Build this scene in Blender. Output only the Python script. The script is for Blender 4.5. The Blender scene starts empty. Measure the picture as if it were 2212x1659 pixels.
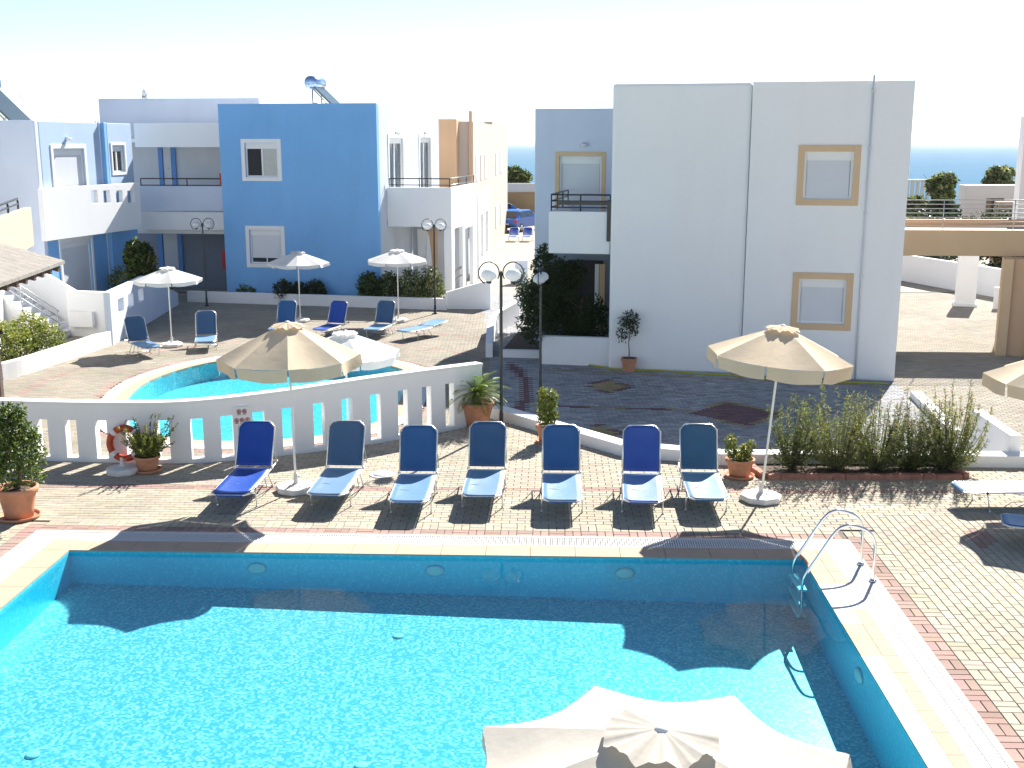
import bpy, math, random
import numpy as np
from mathutils import Vector, Matrix
from mathutils.geometry import tessellate_polygon
R = math.radians
random.seed(7); rng = np.random.default_rng(7)
sc = bpy.context.scene
C = sc.collection
# ---------------------------------------------------------------- camera
HC = 5.6; FP = 2458.0; PITCH = math.atan((829.5-305)/FP)
cam_d = bpy.data.cameras.new('camera'); cam = bpy.data.objects.new('camera', cam_d); C.objects.link(cam)
cam.location = (0, 0, HC); cam.rotation_euler = (math.pi/2-PITCH, 0, 0)
cam_d.sensor_width = 36; cam_d.lens = 36*FP/2212; cam_d.clip_start = .1; cam_d.clip_end = 60000
sc.camera = cam
# ---------------------------------------------------------------- world, sun
SUN_AZ, SUN_EL = R(25.5), R(37.5)
w = bpy.data.worlds.new('World'); sc.world = w; w.use_nodes = True
nt = w.node_tree; nt.nodes.clear()
sky = nt.nodes.new('ShaderNodeTexSky'); sky.sky_type = 'NISHITA'; sky.sun_disc = False
sky.sun_elevation = SUN_EL; sky.sun_rotation = SUN_AZ; sky.air_density = .75; sky.dust_density = .05; sky.ozone_density = 1.0
bgn = nt.nodes.new('ShaderNodeBackground'); bgn.inputs['Strength'].default_value = .062
wo = nt.nodes.new('ShaderNodeOutputWorld')
hs = nt.nodes.new('ShaderNodeHueSaturation'); hs.inputs['Saturation'].default_value = .9; nt.links.new(sky.outputs[0], hs.inputs['Color']); nt.links.new(hs.outputs[0], bgn.inputs[0]); nt.links.new(bgn.outputs[0], wo.inputs[0])
sl = bpy.data.lights.new('sun', 'SUN'); sl.energy = 5.0; sl.angle = R(.55); sl.color = (1, .955, .88)
so = bpy.data.objects.new('sun', sl); C.objects.link(so)
sd = Vector((math.sin(SUN_AZ)*math.cos(SUN_EL), math.cos(SUN_AZ)*math.cos(SUN_EL), math.sin(SUN_EL)))
so.rotation_euler = sd.to_track_quat('Z', 'Y').to_euler(); so.location = (10, 10, 30)
sc.view_settings.view_transform = 'Standard'; sc.view_settings.look = 'None'
sc.view_settings.gamma = 1; sc.view_settings.use_curve_mapping = False
sc.view_settings.exposure = 1.42
sc.render.engine = 'CYCLES'
sc.cycles.use_denoising = True; sc.cycles.max_bounces = 8; sc.cycles.transparent_max_bounces = 24
sc.cycles.caustics_reflective = False; sc.cycles.caustics_refractive = False
# ---------------------------------------------------------------- survey helpers (plan positions in metres)
c_, s_ = math.cos(PITCH), math.sin(PITCH)
def ray(x, y):
    a = (x-1106)/FP; b = (829.5-y)/FP
    return Vector((a, c_+b*s_, b*c_-s_))
def g(x, y, z=0.):
    r = ray(x, y); t = (z-HC)/r.z; return Vector((r.x*t, r.y*t, z))
def atY(x, y, Y):
    r = ray(x, y); t = Y/r.y; return Vector((r.x*t, Y, HC+r.z*t))
class Fr:
    """a wall frame: u along the wall, v away from the viewer, z up"""
    def __init__(s, x, y, deg=0.):
        s.o = Vector((x, y)); a = R(deg); s.U = Vector((math.cos(a), math.sin(a))); s.V = Vector((-math.sin(a), math.cos(a))); s.deg = deg
    def w(s, u, v, z): p = s.o+s.U*u+s.V*v; return (p.x, p.y, z)
    def uz(s, x, y, v=0.):
        r = ray(x, y); d = Vector((r.x, r.y)); o = s.o+s.V*v
        t = o.dot(s.V)/d.dot(s.V); p = d*t
        return ((p-o).dot(s.U), HC+r.z*t)
    def vz(s, x, y, u=0.):
        r = ray(x, y); d = Vector((r.x, r.y)); o = s.o+s.U*u
        t = o.dot(s.U)/d.dot(s.U); p = d*t
        return ((p-o).dot(s.V), HC+r.z*t)
    def side(s, u=0.):
        """the frame of the wall that faces right at this u: its u axis runs away from the viewer"""
        p = s.w(u, 0, 0); return Fr(p[0], p[1], s.deg+90)
# ---------------------------------------------------------------- objects
def link(name, me, m=None, parent=None, ws=True):
    o = bpy.data.objects.new(name, me); C.objects.link(o)
    if m is not None and me is not None and not me.materials: me.materials.append(m)
    if parent is not None:
        o.parent = parent
        if ws: o.location = -parent.location if parent.parent is None else (0, 0, 0)
    return o
def props(o, label=None, cat=None, group=None, kind=None):
    if label: o['label'] = label
    if cat: o['category'] = cat
    if group: o['group'] = group
    if kind: o['kind'] = kind
    return o
def thing(name, label, cat, loc=(0, 0, 0), group=None, rz=0):
    o = bpy.data.objects.new(name, None); C.objects.link(o); o.location = loc; o.rotation_euler = (0, 0, rz)
    o.empty_display_size = .2
    return props(o, label, cat, group)
def copytree(root, loc, rz, label, group=None):
    r = root.copy(); C.objects.link(r); r.location = loc; r.rotation_euler = (0, 0, rz); r['label'] = label
    if group: r['group'] = group
    for ch in list(root.children):
        k = ch.copy(); C.objects.link(k); k.parent = r
        for gg in list(ch.children):
            d = gg.copy(); C.objects.link(d); d.parent = k
    return r
class MB:
    def __init__(s): s.v = []; s.f = []; s.sm = []
    def add(s, vs, fs, smooth=False):
        b = len(s.v); s.v += [tuple(p) for p in vs]; s.f += [tuple(b+i for i in f) for f in fs]; s.sm += [smooth]*len(fs); return s
    def hexa(s, p):   # 8 points: 0-3 bottom ccw, 4-7 top
        return s.add(p, [(3, 2, 1, 0), (4, 5, 6, 7), (0, 1, 5, 4), (1, 2, 6, 5), (2, 3, 7, 6), (3, 0, 4, 7)])
    def box(s, x0, y0, z0, x1, y1, z1):
        return s.hexa([(x0, y0, z0), (x1, y0, z0), (x1, y1, z0), (x0, y1, z0), (x0, y0, z1), (x1, y0, z1), (x1, y1, z1), (x0, y1, z1)])
    def fbox(s, F, u0, v0, z0, u1, v1, z1):
        return s.hexa([F.w(u0, v0, z0), F.w(u1, v0, z0), F.w(u1, v1, z0), F.w(u0, v1, z0), F.w(u0, v0, z1), F.w(u1, v0, z1), F.w(u1, v1, z1), F.w(u0, v1, z1)])
    def prism(s, poly, z0, z1):
        n = len(poly); vs = [(p[0], p[1], z0) for p in poly]+[(p[0], p[1], z1) for p in poly]
        fs = [tuple(range(n-1, -1, -1)), tuple(range(n, 2*n))]+[(i, (i+1) % n, n+(i+1) % n, n+i) for i in range(n)]
        return s.add(vs, fs)
    def tube(s, pts, r, n=8, r1=None, cap=True, closed=False):
        pts = [Vector(p) for p in pts]; m = len(pts); vs = []; up = Vector((.13, .21, .97)).normalized()
        for i, p in enumerate(pts):
            if closed: t = (pts[(i+1) % m]-pts[i-1]).normalized()
            else: t = (pts[min(i+1, m-1)]-pts[max(i-1, 0)]).normalized()
            a = t.cross(up)
            if a.length < .1: a = t.cross(Vector((1, 0, 0)))
            a.normalize(); b = t.cross(a); up = b if i == 0 and False else up
            rr = r if r1 is None else r+(r1-r)*i/max(1, m-1)
            for k in range(n):
                th = 2*math.pi*k/n; vs.append(p+a*math.cos(th)*rr+b*math.sin(th)*rr)
        fs = []
        for i in range(m if closed else m-1):
            j = (i+1) % m
            for k in range(n): fs.append((i*n+k, i*n+(k+1) % n, j*n+(k+1) % n, j*n+k))
        s.add(vs, fs, True)
        if cap and not closed:
            b = len(s.v)-len(vs); s.f += [tuple(b+k for k in range(n-1, -1, -1)), tuple(b+(m-1)*n+k for k in range(n))]; s.sm += [False, False]
        return s
    def lathe(s, prof, n=24, o=(0, 0, 0), smooth=True, sx=1, sy=1):
        vs = []; fs = []
        for (r, z) in prof:
            for k in range(n):
                th = 2*math.pi*k/n; vs.append((o[0]+r*math.cos(th)*sx, o[1]+r*math.sin(th)*sy, o[2]+z))
        for i in range(len(prof)-1):
            for k in range(n): fs.append((i*n+k, i*n+(k+1) % n, (i+1)*n+(k+1) % n, (i+1)*n+k))
        fs.append(tuple(range(n-1, -1, -1))); fs.append(tuple((len(prof)-1)*n+k for k in range(n)))
        return s.add(vs, fs, smooth)
    def mesh(s, name):
        me = bpy.data.meshes.new(name); me.from_pydata(s.v, [], s.f); me.update()
        me.polygons.foreach_set('use_smooth', s.sm)
        return me
    def obj(s, name, m, parent=None, ws=True, bevel=0, seg=2):
        o = link(name, s.mesh(name), m, parent, ws)
        if bevel:
            b = o.modifiers.new('bevel', 'BEVEL'); b.width = bevel; b.segments = seg; b.limit_method = 'ANGLE'; b.angle_limit = R(40)
        return o
def npmesh(name, V, F, col=None):
    """V (n,3), F (m,4) numpy; col (n,3) point colours"""
    me = bpy.data.meshes.new(name); me.vertices.add(len(V)); me.vertices.foreach_set('co', V.astype(np.float32).ravel())
    k = F.shape[1]; me.loops.add(F.size); me.loops.foreach_set('vertex_index', F.astype(np.int32).ravel())
    me.polygons.add(len(F)); me.polygons.foreach_set('loop_start', np.arange(0, F.size, k, dtype=np.int32)); me.polygons.foreach_set('use_smooth', np.zeros(len(F), bool))
    me.update(calc_edges=True)
    if col is not None:
        a = me.attributes.new('col', 'FLOAT_COLOR', 'POINT'); a.data.foreach_set('color', np.c_[col, np.ones(len(col))].astype(np.float32).ravel())
    me.validate(); return me
# ---------------------------------------------------------------- materials
M = {}
def mat(name, col, rough=.6, var=.0, scale=3., bump=0., bscale=60., metal=0., spec=.5, attr=False, trans=0., stain=0., fine=None):
    m = bpy.data.materials.new(name); m.use_nodes = True; M[name] = m
    n = m.node_tree.nodes; L = m.node_tree.links; p = n['Principled BSDF']
    p.inputs['Roughness'].default_value = rough; p.inputs['Metallic'].default_value = metal; p.inputs['Specular IOR Level'].default_value = spec
    tc = n.new('ShaderNodeTexCoord')
    if attr: a = n.new('ShaderNodeAttribute'); a.attribute_name = 'col'; src = a.outputs['Color']
    else: rgb = n.new('ShaderNodeRGB'); rgb.outputs[0].default_value = (*col, 1); src = rgb.outputs[0]
    def mul(src, sc_, lo, hi, det=4, rot=None):
        t = n.new('ShaderNodeTexNoise'); t.inputs['Scale'].default_value = sc_; t.inputs['Detail'].default_value = det
        L.new(tc.outputs['Object'], t.inputs['Vector'])
        mr = n.new('ShaderNodeMapRange'); mr.inputs[1].default_value = .3; mr.inputs[2].default_value = .7; mr.inputs[3].default_value = lo; mr.inputs[4].default_value = hi
        L.new(t.outputs[0], mr.inputs[0])
        mx = n.new('ShaderNodeVectorMath'); mx.operation = 'SCALE'; L.new(src, mx.inputs[0]); L.new(mr.outputs[0], mx.inputs['Scale']); return mx.outputs[0]
    if var: src = mul(src, scale, 1-var, 1+var*.5)
    if fine: src = mul(src, fine[0], 1-fine[1], 1+fine[1]*.6, 6)
    if stain:
        mp = n.new('ShaderNodeMapping'); mp.inputs['Scale'].default_value = (1.6, 1.6, .22); L.new(tc.outputs['Object'], mp.inputs[0])
        t = n.new('ShaderNodeTexNoise'); t.inputs['Scale'].default_value = 1.5; t.inputs['Detail'].default_value = 6; L.new(mp.outputs[0], t.inputs['Vector'])
        mr = n.new('ShaderNodeMapRange'); mr.inputs[1].default_value = .5; mr.inputs[2].default_value = .8; mr.inputs[3].default_value = 1; mr.inputs[4].default_value = 1-stain
        L.new(t.outputs[0], mr.inputs[0]); mx = n.new('ShaderNodeVectorMath'); mx.operation = 'SCALE'; L.new(src, mx.inputs[0]); L.new(mr.outputs[0], mx.inputs['Scale']); src = mx.outputs[0]
    L.new(src, p.inputs['Base Color'])
    if bump:
        t = n.new('ShaderNodeTexNoise'); t.inputs['Scale'].default_value = bscale; t.inputs['Detail'].default_value = 5; L.new(tc.outputs['Object'], t.inputs['Vector'])
        b = n.new('ShaderNodeBump'); b.inputs['Strength'].default_value = bump; b.inputs['Distance'].default_value = .02; L.new(t.outputs[0], b.inputs['Height']); L.new(b.outputs[0], p.inputs['Normal'])
    if trans:
        tr = n.new('ShaderNodeBsdfTranslucent'); L.new(src, tr.inputs[0]); ms = n.new('ShaderNodeMixShader'); ms.inputs[0].default_value = trans
        out = n['Material Output']; L.new(p.outputs[0], ms.inputs[1]); L.new(tr.outputs[0], ms.inputs[2]); L.new(ms.outputs[0], out.inputs[0])
    return m
mat('white', (.87, .865, .86), .75, .02, .5, .15, 40, stain=.025, fine=(9, .012))
mat('white_trim', (.82, .82, .81), .6, .03, 2)
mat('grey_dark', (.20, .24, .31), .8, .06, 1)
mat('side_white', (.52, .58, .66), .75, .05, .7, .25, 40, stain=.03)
mat('balcony_cream', (.44, .36, .27), .8, .05, 1)
mat('blue', (.195, .45, .80), .75, .05, .6, .2, 40, stain=.06, fine=(9, .03))
mat('blue_trim', (.10, .26, .60), .7, .05, 1)
mat('pale_blue', (.40, .52, .68), .75, .05, .7, .25, 40, stain=.05)
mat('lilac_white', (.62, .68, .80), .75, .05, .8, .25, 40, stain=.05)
mat('grey_paint', (.56, .59, .64), .75, .06, 1, .2, 40, stain=.05)
mat('tan', (.68, .48, .29), .7, .06, 1.5, .2, 50)
mat('orange', (.62, .41, .25), .75, .06, .8, .2, 50, stain=.06)
mat('cream', (.58, .50, .43), .75, .05, .8, .2, 50, stain=.05)
mat('ochre', (.52, .34, .16), .9, .2, .5)
mat('shutter', (.66, .68, .72), .45, .02, 2)
mat('glass', (.02, .025, .03), .06, spec=.8)
mat('curtain', (.55, .55, .50), .9, .1, 12)
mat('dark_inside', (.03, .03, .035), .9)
mat('black_metal', (.018, .020, .022), .35, .1, 30, spec=.6)
mat('red', (.45, .03, .03), .5)
mat('chrome', (.75, .76, .78), .14, metal=1)
mat('alu', (.78, .78, .76), .32, .08, 20, metal=.7)
mat('white_plastic', (.80, .79, .76), .4, .06, 8)
mat('black_plastic', (.03, .03, .03), .5)
mat('globe', (.85, .87, .88), .25, .03, 3, trans=.35)
mat('concrete_white', (.74, .72, .68), .8, .12, 6, .3, 60)
mat('terracotta', (.56, .255, .145), .8, .16, 6, .25, 60, fine=(30, .08))
mat('brick', (.44, .20, .14), .85, .25, 8, .4, 60)
mat('soil', (.09, .06, .04), .95, .4, 14, .8, 40)
mat('bark', (.16, .11, .075), .9, .3, 12, .6, 50)
mat('wood_dark', (.085, .045, .03), .6, .2, 10, .3, 40)
mat('leaf', (1, 1, 1), .45, attr=True, trans=.42, spec=.4)
mat('paver', (1, 1, 1), .9, spec=.2, attr=True, fine=(55, .14), var=.16, scale=.55, bump=.35, bscale=140)
mat('mortar', (.145, .125, .105), .95, .3, 3, .3, 90, fine=(60, .2))
mat('peach_tile', (.50, .37, .27), .85, .07, 5, spec=.15, fine=(40, .05))
mat('white_tile', (.68, .67, .65), .8, .05, 5, spec=.15, fine=(30, .05))
mat('hose', (.42, .42, .04), .5)
mat('roof_tile', (.24, .215, .19), .85, .2, 5, .4, 40, fine=(20, .12))
mat('car_blue', (.015, .12, .50), .25, spec=.7)
mat('steel', (.45, .46, .48), .35, metal=.8)
mat('far_white', (.78, .77, .74), .8, .06, .5)
mat('sign_white', (.82, .82, .80), .4)
mat('ring_orange', (.50, .055, .012), .4, .08, 12)
mat('tank', (.30, .42, .62), .18, metal=.8)
mat('panel', (.03, .06, .08), .12, spec=.8)
def cloth(name, col, tr, rough=.85, sp=.15):
    m = mat(name, col, rough, .05, 4, trans=tr, spec=sp); n = m.node_tree.nodes; L = m.node_tree.links
    p = n['Principled BSDF']; tc = n.new('ShaderNodeTexCoord'); t = n.new('ShaderNodeTexNoise'); t.inputs['Scale'].default_value = 9; t.inputs['Detail'].default_value = 3
    L.new(tc.outputs['Object'], t.inputs['Vector']); b = n.new('ShaderNodeBump'); b.inputs['Strength'].default_value = .16; b.inputs['Distance'].default_value = .03
    L.new(t.outputs[0], b.inputs['Height']); L.new(b.outputs[0], p.inputs['Normal'])
    if name.startswith('sling'): p.inputs['Sheen Weight'].default_value = 0 if 'royal' in name else .7; p.inputs['Sheen Roughness'].default_value = .5; p.inputs['Sheen Tint'].default_value = (.45, .75, 1, 1)
    return m
cloth('canvas_beige', (.70, .585, .43), .26)
cloth('canvas_cream', (.56, .52, .46), .2)
cloth('canvas_white', (.80, .80, .79), .30)
cloth('sling_royal', (.006, .060, .36), .02, .45, .5)
cloth('sling_sky', (.016, .10, .28), .02, .5, .6)
cloth('sling_steel', (.022, .085, .20), .02, .5, .8)
cloth('sling_teal', (.014, .09, .19), .02, .5, .7)
cloth('sling_lilac', (.015, .07, .36), .02, .5, .8)
def water_mat():
    m = bpy.data.materials.new('pool_water'); m.use_nodes = True; n = m.node_tree.nodes; L = m.node_tree.links; n.clear()
    out = n.new('ShaderNodeOutputMaterial'); tr = n.new('ShaderNodeBsdfTransparent'); tr.inputs[0].default_value = (.42, .885, .96, 1)
    gl = n.new('ShaderNodeBsdfGlossy'); gl.inputs['Roughness'].default_value = .03; gl.inputs[0].default_value = (1, 1, 1, 1)
    ge = n.new('ShaderNodeNewGeometry'); dt = n.new('ShaderNodeVectorMath'); dt.operation = 'DOT_PRODUCT'; mx = n.new('ShaderNodeMixShader')
    def mth(op, a, b):
        q = n.new('ShaderNodeMath'); q.operation = op
        for i, x in enumerate((a, b)):
            if x is None: continue
            if isinstance(x, (int, float)): q.inputs[i].default_value = x
            else: L.new(x, q.inputs[i])
        return q.outputs[0]
    L.new(ge.outputs['Incoming'], dt.inputs[0])
    tc = n.new('ShaderNodeTexCoord'); t = n.new('ShaderNodeTexNoise'); t.inputs['Scale'].default_value = 2.6; t.inputs['Detail'].default_value = 3
    b = n.new('ShaderNodeBump'); b.inputs['Strength'].default_value = .05; b.inputs['Distance'].default_value = .04
    L.new(tc.outputs['Object'], t.inputs['Vector']); L.new(t.outputs[0], b.inputs['Height']); L.new(b.outputs[0], gl.inputs['Normal']); L.new(b.outputs[0], dt.inputs[1])
    fr = mth('ADD', mth('MULTIPLY', mth('POWER', mth('SUBTRACT', 1., mth('ABSOLUTE', dt.outputs['Value'], None)), 5.), .56), .012)
    L.new(fr, mx.inputs[0]); L.new(tr.outputs[0], mx.inputs[1]); L.new(gl.outputs[0], mx.inputs[2]); L.new(mx.outputs[0], out.inputs[0]); M['water'] = m
water_mat()
def mosaic_mat(name, c0, c1, c2, size):
    m = bpy.data.materials.new(name); m.use_nodes = True; n = m.node_tree.nodes; L = m.node_tree.links; p = n['Principled BSDF']; M[name] = m
    p.inputs['Roughness'].default_value = .3
    tc = n.new('ShaderNodeTexCoord'); dv = n.new('ShaderNodeVectorMath'); dv.operation = 'SCALE'; dv.inputs['Scale'].default_value = 1/size
    wv = n.new('ShaderNodeTexNoise'); wv.inputs['Scale'].default_value = 5; wv.inputs['Detail'].default_value = 1.5
    wm = n.new('ShaderNodeVectorMath'); wm.operation = 'MULTIPLY_ADD'; wm.inputs[1].default_value = (.02, .02, .02)
    L.new(tc.outputs['Object'], wv.inputs['Vector']); L.new(wv.outputs['Color'], wm.inputs[0]); L.new(tc.outputs['Object'], wm.inputs[2]); L.new(wm.outputs[0], dv.inputs[0])
    fl = n.new('ShaderNodeVectorMath'); fl.operation = 'FLOOR'; L.new(dv.outputs[0], fl.inputs[0])
    wn = n.new('ShaderNodeTexWhiteNoise'); wn.noise_dimensions = '3D'; L.new(fl.outputs[0], wn.inputs['Vector'])
    cr = n.new('ShaderNodeValToRGB'); cr.color_ramp.interpolation = 'CONSTANT'; e = cr.color_ramp.elements
    e[0].position = 0; e[0].color = (*c0, 1); e[1].position = .35; e[1].color = (*c1, 1); x = e.new(.72); x.color = (*c2, 1); x = e.new(.9); x.color = (c2[0]*1.4, c2[1]*1.1, c2[2]*1.05, 1)
    L.new(wn.outputs[0], cr.inputs[0]); L.new(cr.outputs[0], p.inputs['Base Color'])
mosaic_mat('mosaic', (.20, .38, .44), (.40, .47, .49), (.66, .60, .58), .03)
mosaic_mat('mosaic_wall', (.07, .50, .64), (.085, .53, .67), (.10, .56, .70), .03)
mosaic_mat('mosaic_light', (.26, .54, .62), (.34, .62, .66), (.44, .68, .70), .05)
def sea_mat():
    m = mat('sea', (.10, .26, .40), 1, spec=.0); n = m.node_tree.nodes; L = m.node_tree.links; p = n['Principled BSDF']
    tc = n.new('ShaderNodeTexCoord'); mp = n.new('ShaderNodeMapping'); mp.inputs['Scale'].default_value = (.004, .02, 1); t = n.new('ShaderNodeTexNoise'); t.inputs['Scale'].default_value = 1; t.inputs['Detail'].default_value = 8
    L.new(tc.outputs['Object'], mp.inputs[0]); L.new(mp.outputs[0], t.inputs['Vector']); b = n.new('ShaderNodeBump'); b.inputs['Strength'].default_value = .5; b.inputs['Distance'].default_value = 3
    L.new(t.outputs[0], b.inputs['Height']); L.new(b.outputs[0], p.inputs['Normal'])
    cr = n.new('ShaderNodeMixRGB'); cr.inputs[1].default_value = (.06, .15, .25, 1); cr.inputs[2].default_value = (.11, .22, .32, 1); L.new(t.outputs[0], cr.inputs[0]); L.new(cr.outputs[0], p.inputs['Base Color'])
sea_mat()
mat('land', (.30, .26, .18), .95, .25, .05, fine=(2, .2))
mat('paving_far', (.34, .30, .24), .9, .12, .3, fine=(6, .12))
# ---------------------------------------------------------------- the ground
def sheet(name, outer, holes, z, m, kind='structure', parent=None):
    polys = [[Vector((p[0], p[1], 0)) for p in outer]]+[[Vector((p[0], p[1], 0)) for p in h] for h in holes]
    pts = [v for p in polys for v in p]; tris = tessellate_polygon(polys); fs = []
    for t in tris:
        a, b, c = (pts[i] for i in t)
        fs.append(tuple(t) if (b-a).cross(c-a).z > 0 else (t[0], t[2], t[1]))
    me = bpy.data.meshes.new(name); me.from_pydata([(p.x, p.y, z) for p in pts], [], fs)
    o = link(name, me, m, parent)
    if kind: o['kind'] = kind
    return o
PF = Fr(3.98, 14.707, -2.03)            # pool frame, origin at the far right water corner
PL, PN = -10.17, -7.6                   # pool left u, pool near v
def prect(d): return [PF.w(PL-d, PN-d, 0), PF.w(d, PN-d, 0), PF.w(d, d, 0), PF.w(PL-d, d, 0)]
def inpool(x, y, d):
    rx, ry = x-PF.o.x, y-PF.o.y; u = rx*PF.U.x+ry*PF.U.y; v = rx*PF.V.x+ry*PF.V.y
    return (u > PL-d) & (u < d) & (v > PN-d) & (v < d)
def smooth_closed(pts, n=8):
    out = []; m = len(pts)
    for i in range(m):
        p0, p1, p2, p3 = (Vector(pts[(i+k-1) % m]) for k in range(4))
        for j in range(n):
            t = j/n; out.append(.5*((2*p1)+(p2-p0)*t+(2*p0-5*p1+4*p2-p3)*t*t+(3*p1-p0-3*p2+p3)*t**3))
    return out
def smooth_open(pts, n=8):
    pts = [Vector(p) for p in pts]; q = [2*pts[0]-pts[1]]+pts+[2*pts[-1]-pts[-2]]; out = []
    for i in range(1, len(q)-2):
        p0, p1, p2, p3 = q[i-1:i+3]
        for j in range(n):
            t = j/n; out.append(.5*((2*p1)+(p2-p0)*t+(2*p0-5*p1+4*p2-p3)*t*t+(3*p1-p0-3*p2+p3)*t**3))
    return out+[pts[-1]]
OV = smooth_closed([(-9.25, 26.6), (-9.4, 29.2), (-8.4, 31.6), (-6.6, 32.5), (-4.5, 31.9), (-2.95, 30.4), (-2.75, 28.6), (-2.75, 25.6), (-3.4, 23.9), (-4.9, 23.0), (-6.8, 23.0), (-8.4, 24.2)])
OV = OV[::-1] if sum((OV[i-1].x*OV[i].y-OV[i].x*OV[i-1].y) for i in range(len(OV))) < 0 else OV
def offset(poly, d):
    out = []; n = len(poly)
    for i in range(n):
        t = (poly[(i+1) % n]-poly[i-1]).normalized(); out.append(poly[i]+Vector((t.y, -t.x))*d)
    return out
OV1 = offset(OV, .62); OVA = np.array([(p.x, p.y) for p in OV])
def ovdist(X, Y):
    """signed distance to the oval pool edge, negative inside"""
    P = np.stack([X, Y], -1); d = np.full(X.shape, 1e9); ins = np.zeros(X.shape, bool); n = len(OVA)
    for i in range(n):
        a = OVA[i]; b = OVA[(i+1) % n]; ab = b-a; t = np.clip(((P-a)@ab)/(ab@ab), 0, 1); q = a+t[..., None]*ab
        d = np.minimum(d, np.hypot(*(np.moveaxis(P-q, -1, 0))))
        cnd = ((a[1] > Y) != (b[1] > Y)) & (X < (b[0]-a[0])*(Y-a[1])/(b[1]-a[1]+1e-12)+a[0]); ins ^= cnd
    return np.where(ins, -d, d)
BAL = [(-12.6, 20.5, 1.08), (-9.3, 19.85, 1.08), (-7.5, 19.57, 1.1), (-5.8, 19.5, 1.13), (-4.26, 19.97, 1.2), (-2.68, 20.8, 1.28), (-1.5, 21.65, 1.28), (-.6, 22.4, 1.25)]
BALS = smooth_open(BAL, 10)
KERB = [(-.5, 23.0), (1.97, 19.97), (3.7, 19.36), (12.5, 19.1)]
edge = [(p.x, p.y) for p in BALS]+[(-.5, 22.95)]+[(p[0], p[1]+.05) for p in KERB[1:]]
deck_out = [(-12.6, 3), (12.5, 3)]+edge[::-1]
def edgeY(X):
    ex = np.array([p[0] for p in edge]); ey = np.array([p[1] for p in edge]); return np.interp(X, ex, ey)
GZ = -.5
sheet('ground', [(-160, -20), (160, -20), (160, 112), (-160, 112)], [prect(.02), [(p.x, p.y) for p in OV]], GZ-.05, M['paving_far'])
tm = MB(); YS = [112, 130, 170, 260, 400]; ZS = [GZ-.05, -3, -11, -26, -40]; XS = np.linspace(-160, 160, 2)
for i in range(4): tm.add([(-400, YS[i], ZS[i]), (400, YS[i], ZS[i]), (400, YS[i+1], ZS[i+1]), (-400, YS[i+1], ZS[i+1])], [(0, 1, 2, 3)])
props(tm.obj('hillside', M['land']), kind='structure')
props(MB().add([(-30000, 150, -22), (30000, 150, -22), (30000, 45000, -22), (-30000, 45000, -22)], [(0, 1, 2, 3)]).obj('sea', M['sea']), kind='structure')
hz_ = bpy.data.materials.new('haze'); hz_.use_nodes = True; hz_.node_tree.nodes.clear(); M['haze'] = hz_
vo = hz_.node_tree.nodes.new('ShaderNodeVolumePrincipled'); ho_ = hz_.node_tree.nodes.new('ShaderNodeOutputMaterial'); vo.inputs['Color'].default_value = (.93, .96, 1, 1); vo.inputs['Density'].default_value = .00007; vo.inputs['Anisotropy'].default_value = .3
hz_.node_tree.links.new(vo.outputs[0], ho_.inputs['Volume'])
props(MB().box(-31000, -60, -46, 31000, 46000, 12).obj('haze', hz_), kind='stuff')
deck = sheet('pool_deck', deck_out, [prect(.02)], -.016, M['mortar'])
plaza = sheet('plaza', [(-16, 19), (26, 19), (26, 47), (-16, 47)], [[(p.x, p.y) for p in OV]], GZ-.016, M['mortar'])
# ---------------------------------------------------------------- pavers: every brick is geometry
def grid_bricks(x0, x1, y0, y1, L, W, rot=False):
    """running bond; returns centres and half sizes"""
    if rot: x0, x1, y0, y1 = y0, y1, x0, x1
    ny = int((y1-y0)/W); nx = int((x1-x0)/L)+1
    j, i = np.mgrid[0:ny, 0:nx]; X = x0+(i+(j % 2)*.5)*L; Y = y0+(j+.5)*W
    X = X.ravel(); Y = Y.ravel(); hx = np.full(X.shape, L/2); hy = np.full(X.shape, W/2)
    return (Y, X, hy, hx) if rot else (X, Y, hx, hy)
def brick_mesh(X, Y, hx, hy, z, col, depth=.007, gap=.0034, ang=0):
    n = len(X); ch = .004
    zt = z+rng.normal(0, .0006, n); ca, sa = math.cos(ang), math.sin(ang)
    V = np.zeros((n, 8, 3)); sgn = [(-1, -1), (1, -1), (1, 1), (-1, 1)]
    rj = rng.normal(0, .005, n)
    for k, (sx, sy) in enumerate(sgn):
        for lvl in (0, 1):
            gx = hx-gap-(ch if lvl else 0); gy = hy-gap-(ch if lvl else 0)
            dx = sx*gx; dy = sy*gy; dx, dy = dx-dy*rj, dy+dx*rj
            V[:, k+4*lvl, 0] = X+dx*ca-dy*sa; V[:, k+4*lvl, 1] = Y+dx*sa+dy*ca
            V[:, k+4*lvl, 2] = (zt+rng.normal(0, .0003, n)) if lvl else zt-depth
    base = (np.arange(n)*8)[:, None, None]
    F = np.array([(4, 5, 6, 7), (0, 1, 5, 4), (1, 2, 6, 5), (2, 3, 7, 6), (3, 0, 4, 7)])[None]+base
    return V.reshape(-1, 3), F.reshape(-1, 4), np.repeat(col, 8, 0)
BEIGE = np.array((.425, .38, .30)); REDB = np.array((.36, .245, .21)); GREYB = np.array((.345, .35, .355)); YEL = np.array((.36, .29, .15))
def tint(base, n, s=.065):
    return np.clip(base*(1+rng.normal(0, s, n))[:, None]*(1+rng.normal(0, .025, (n, 3))), .02, .9)
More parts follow.
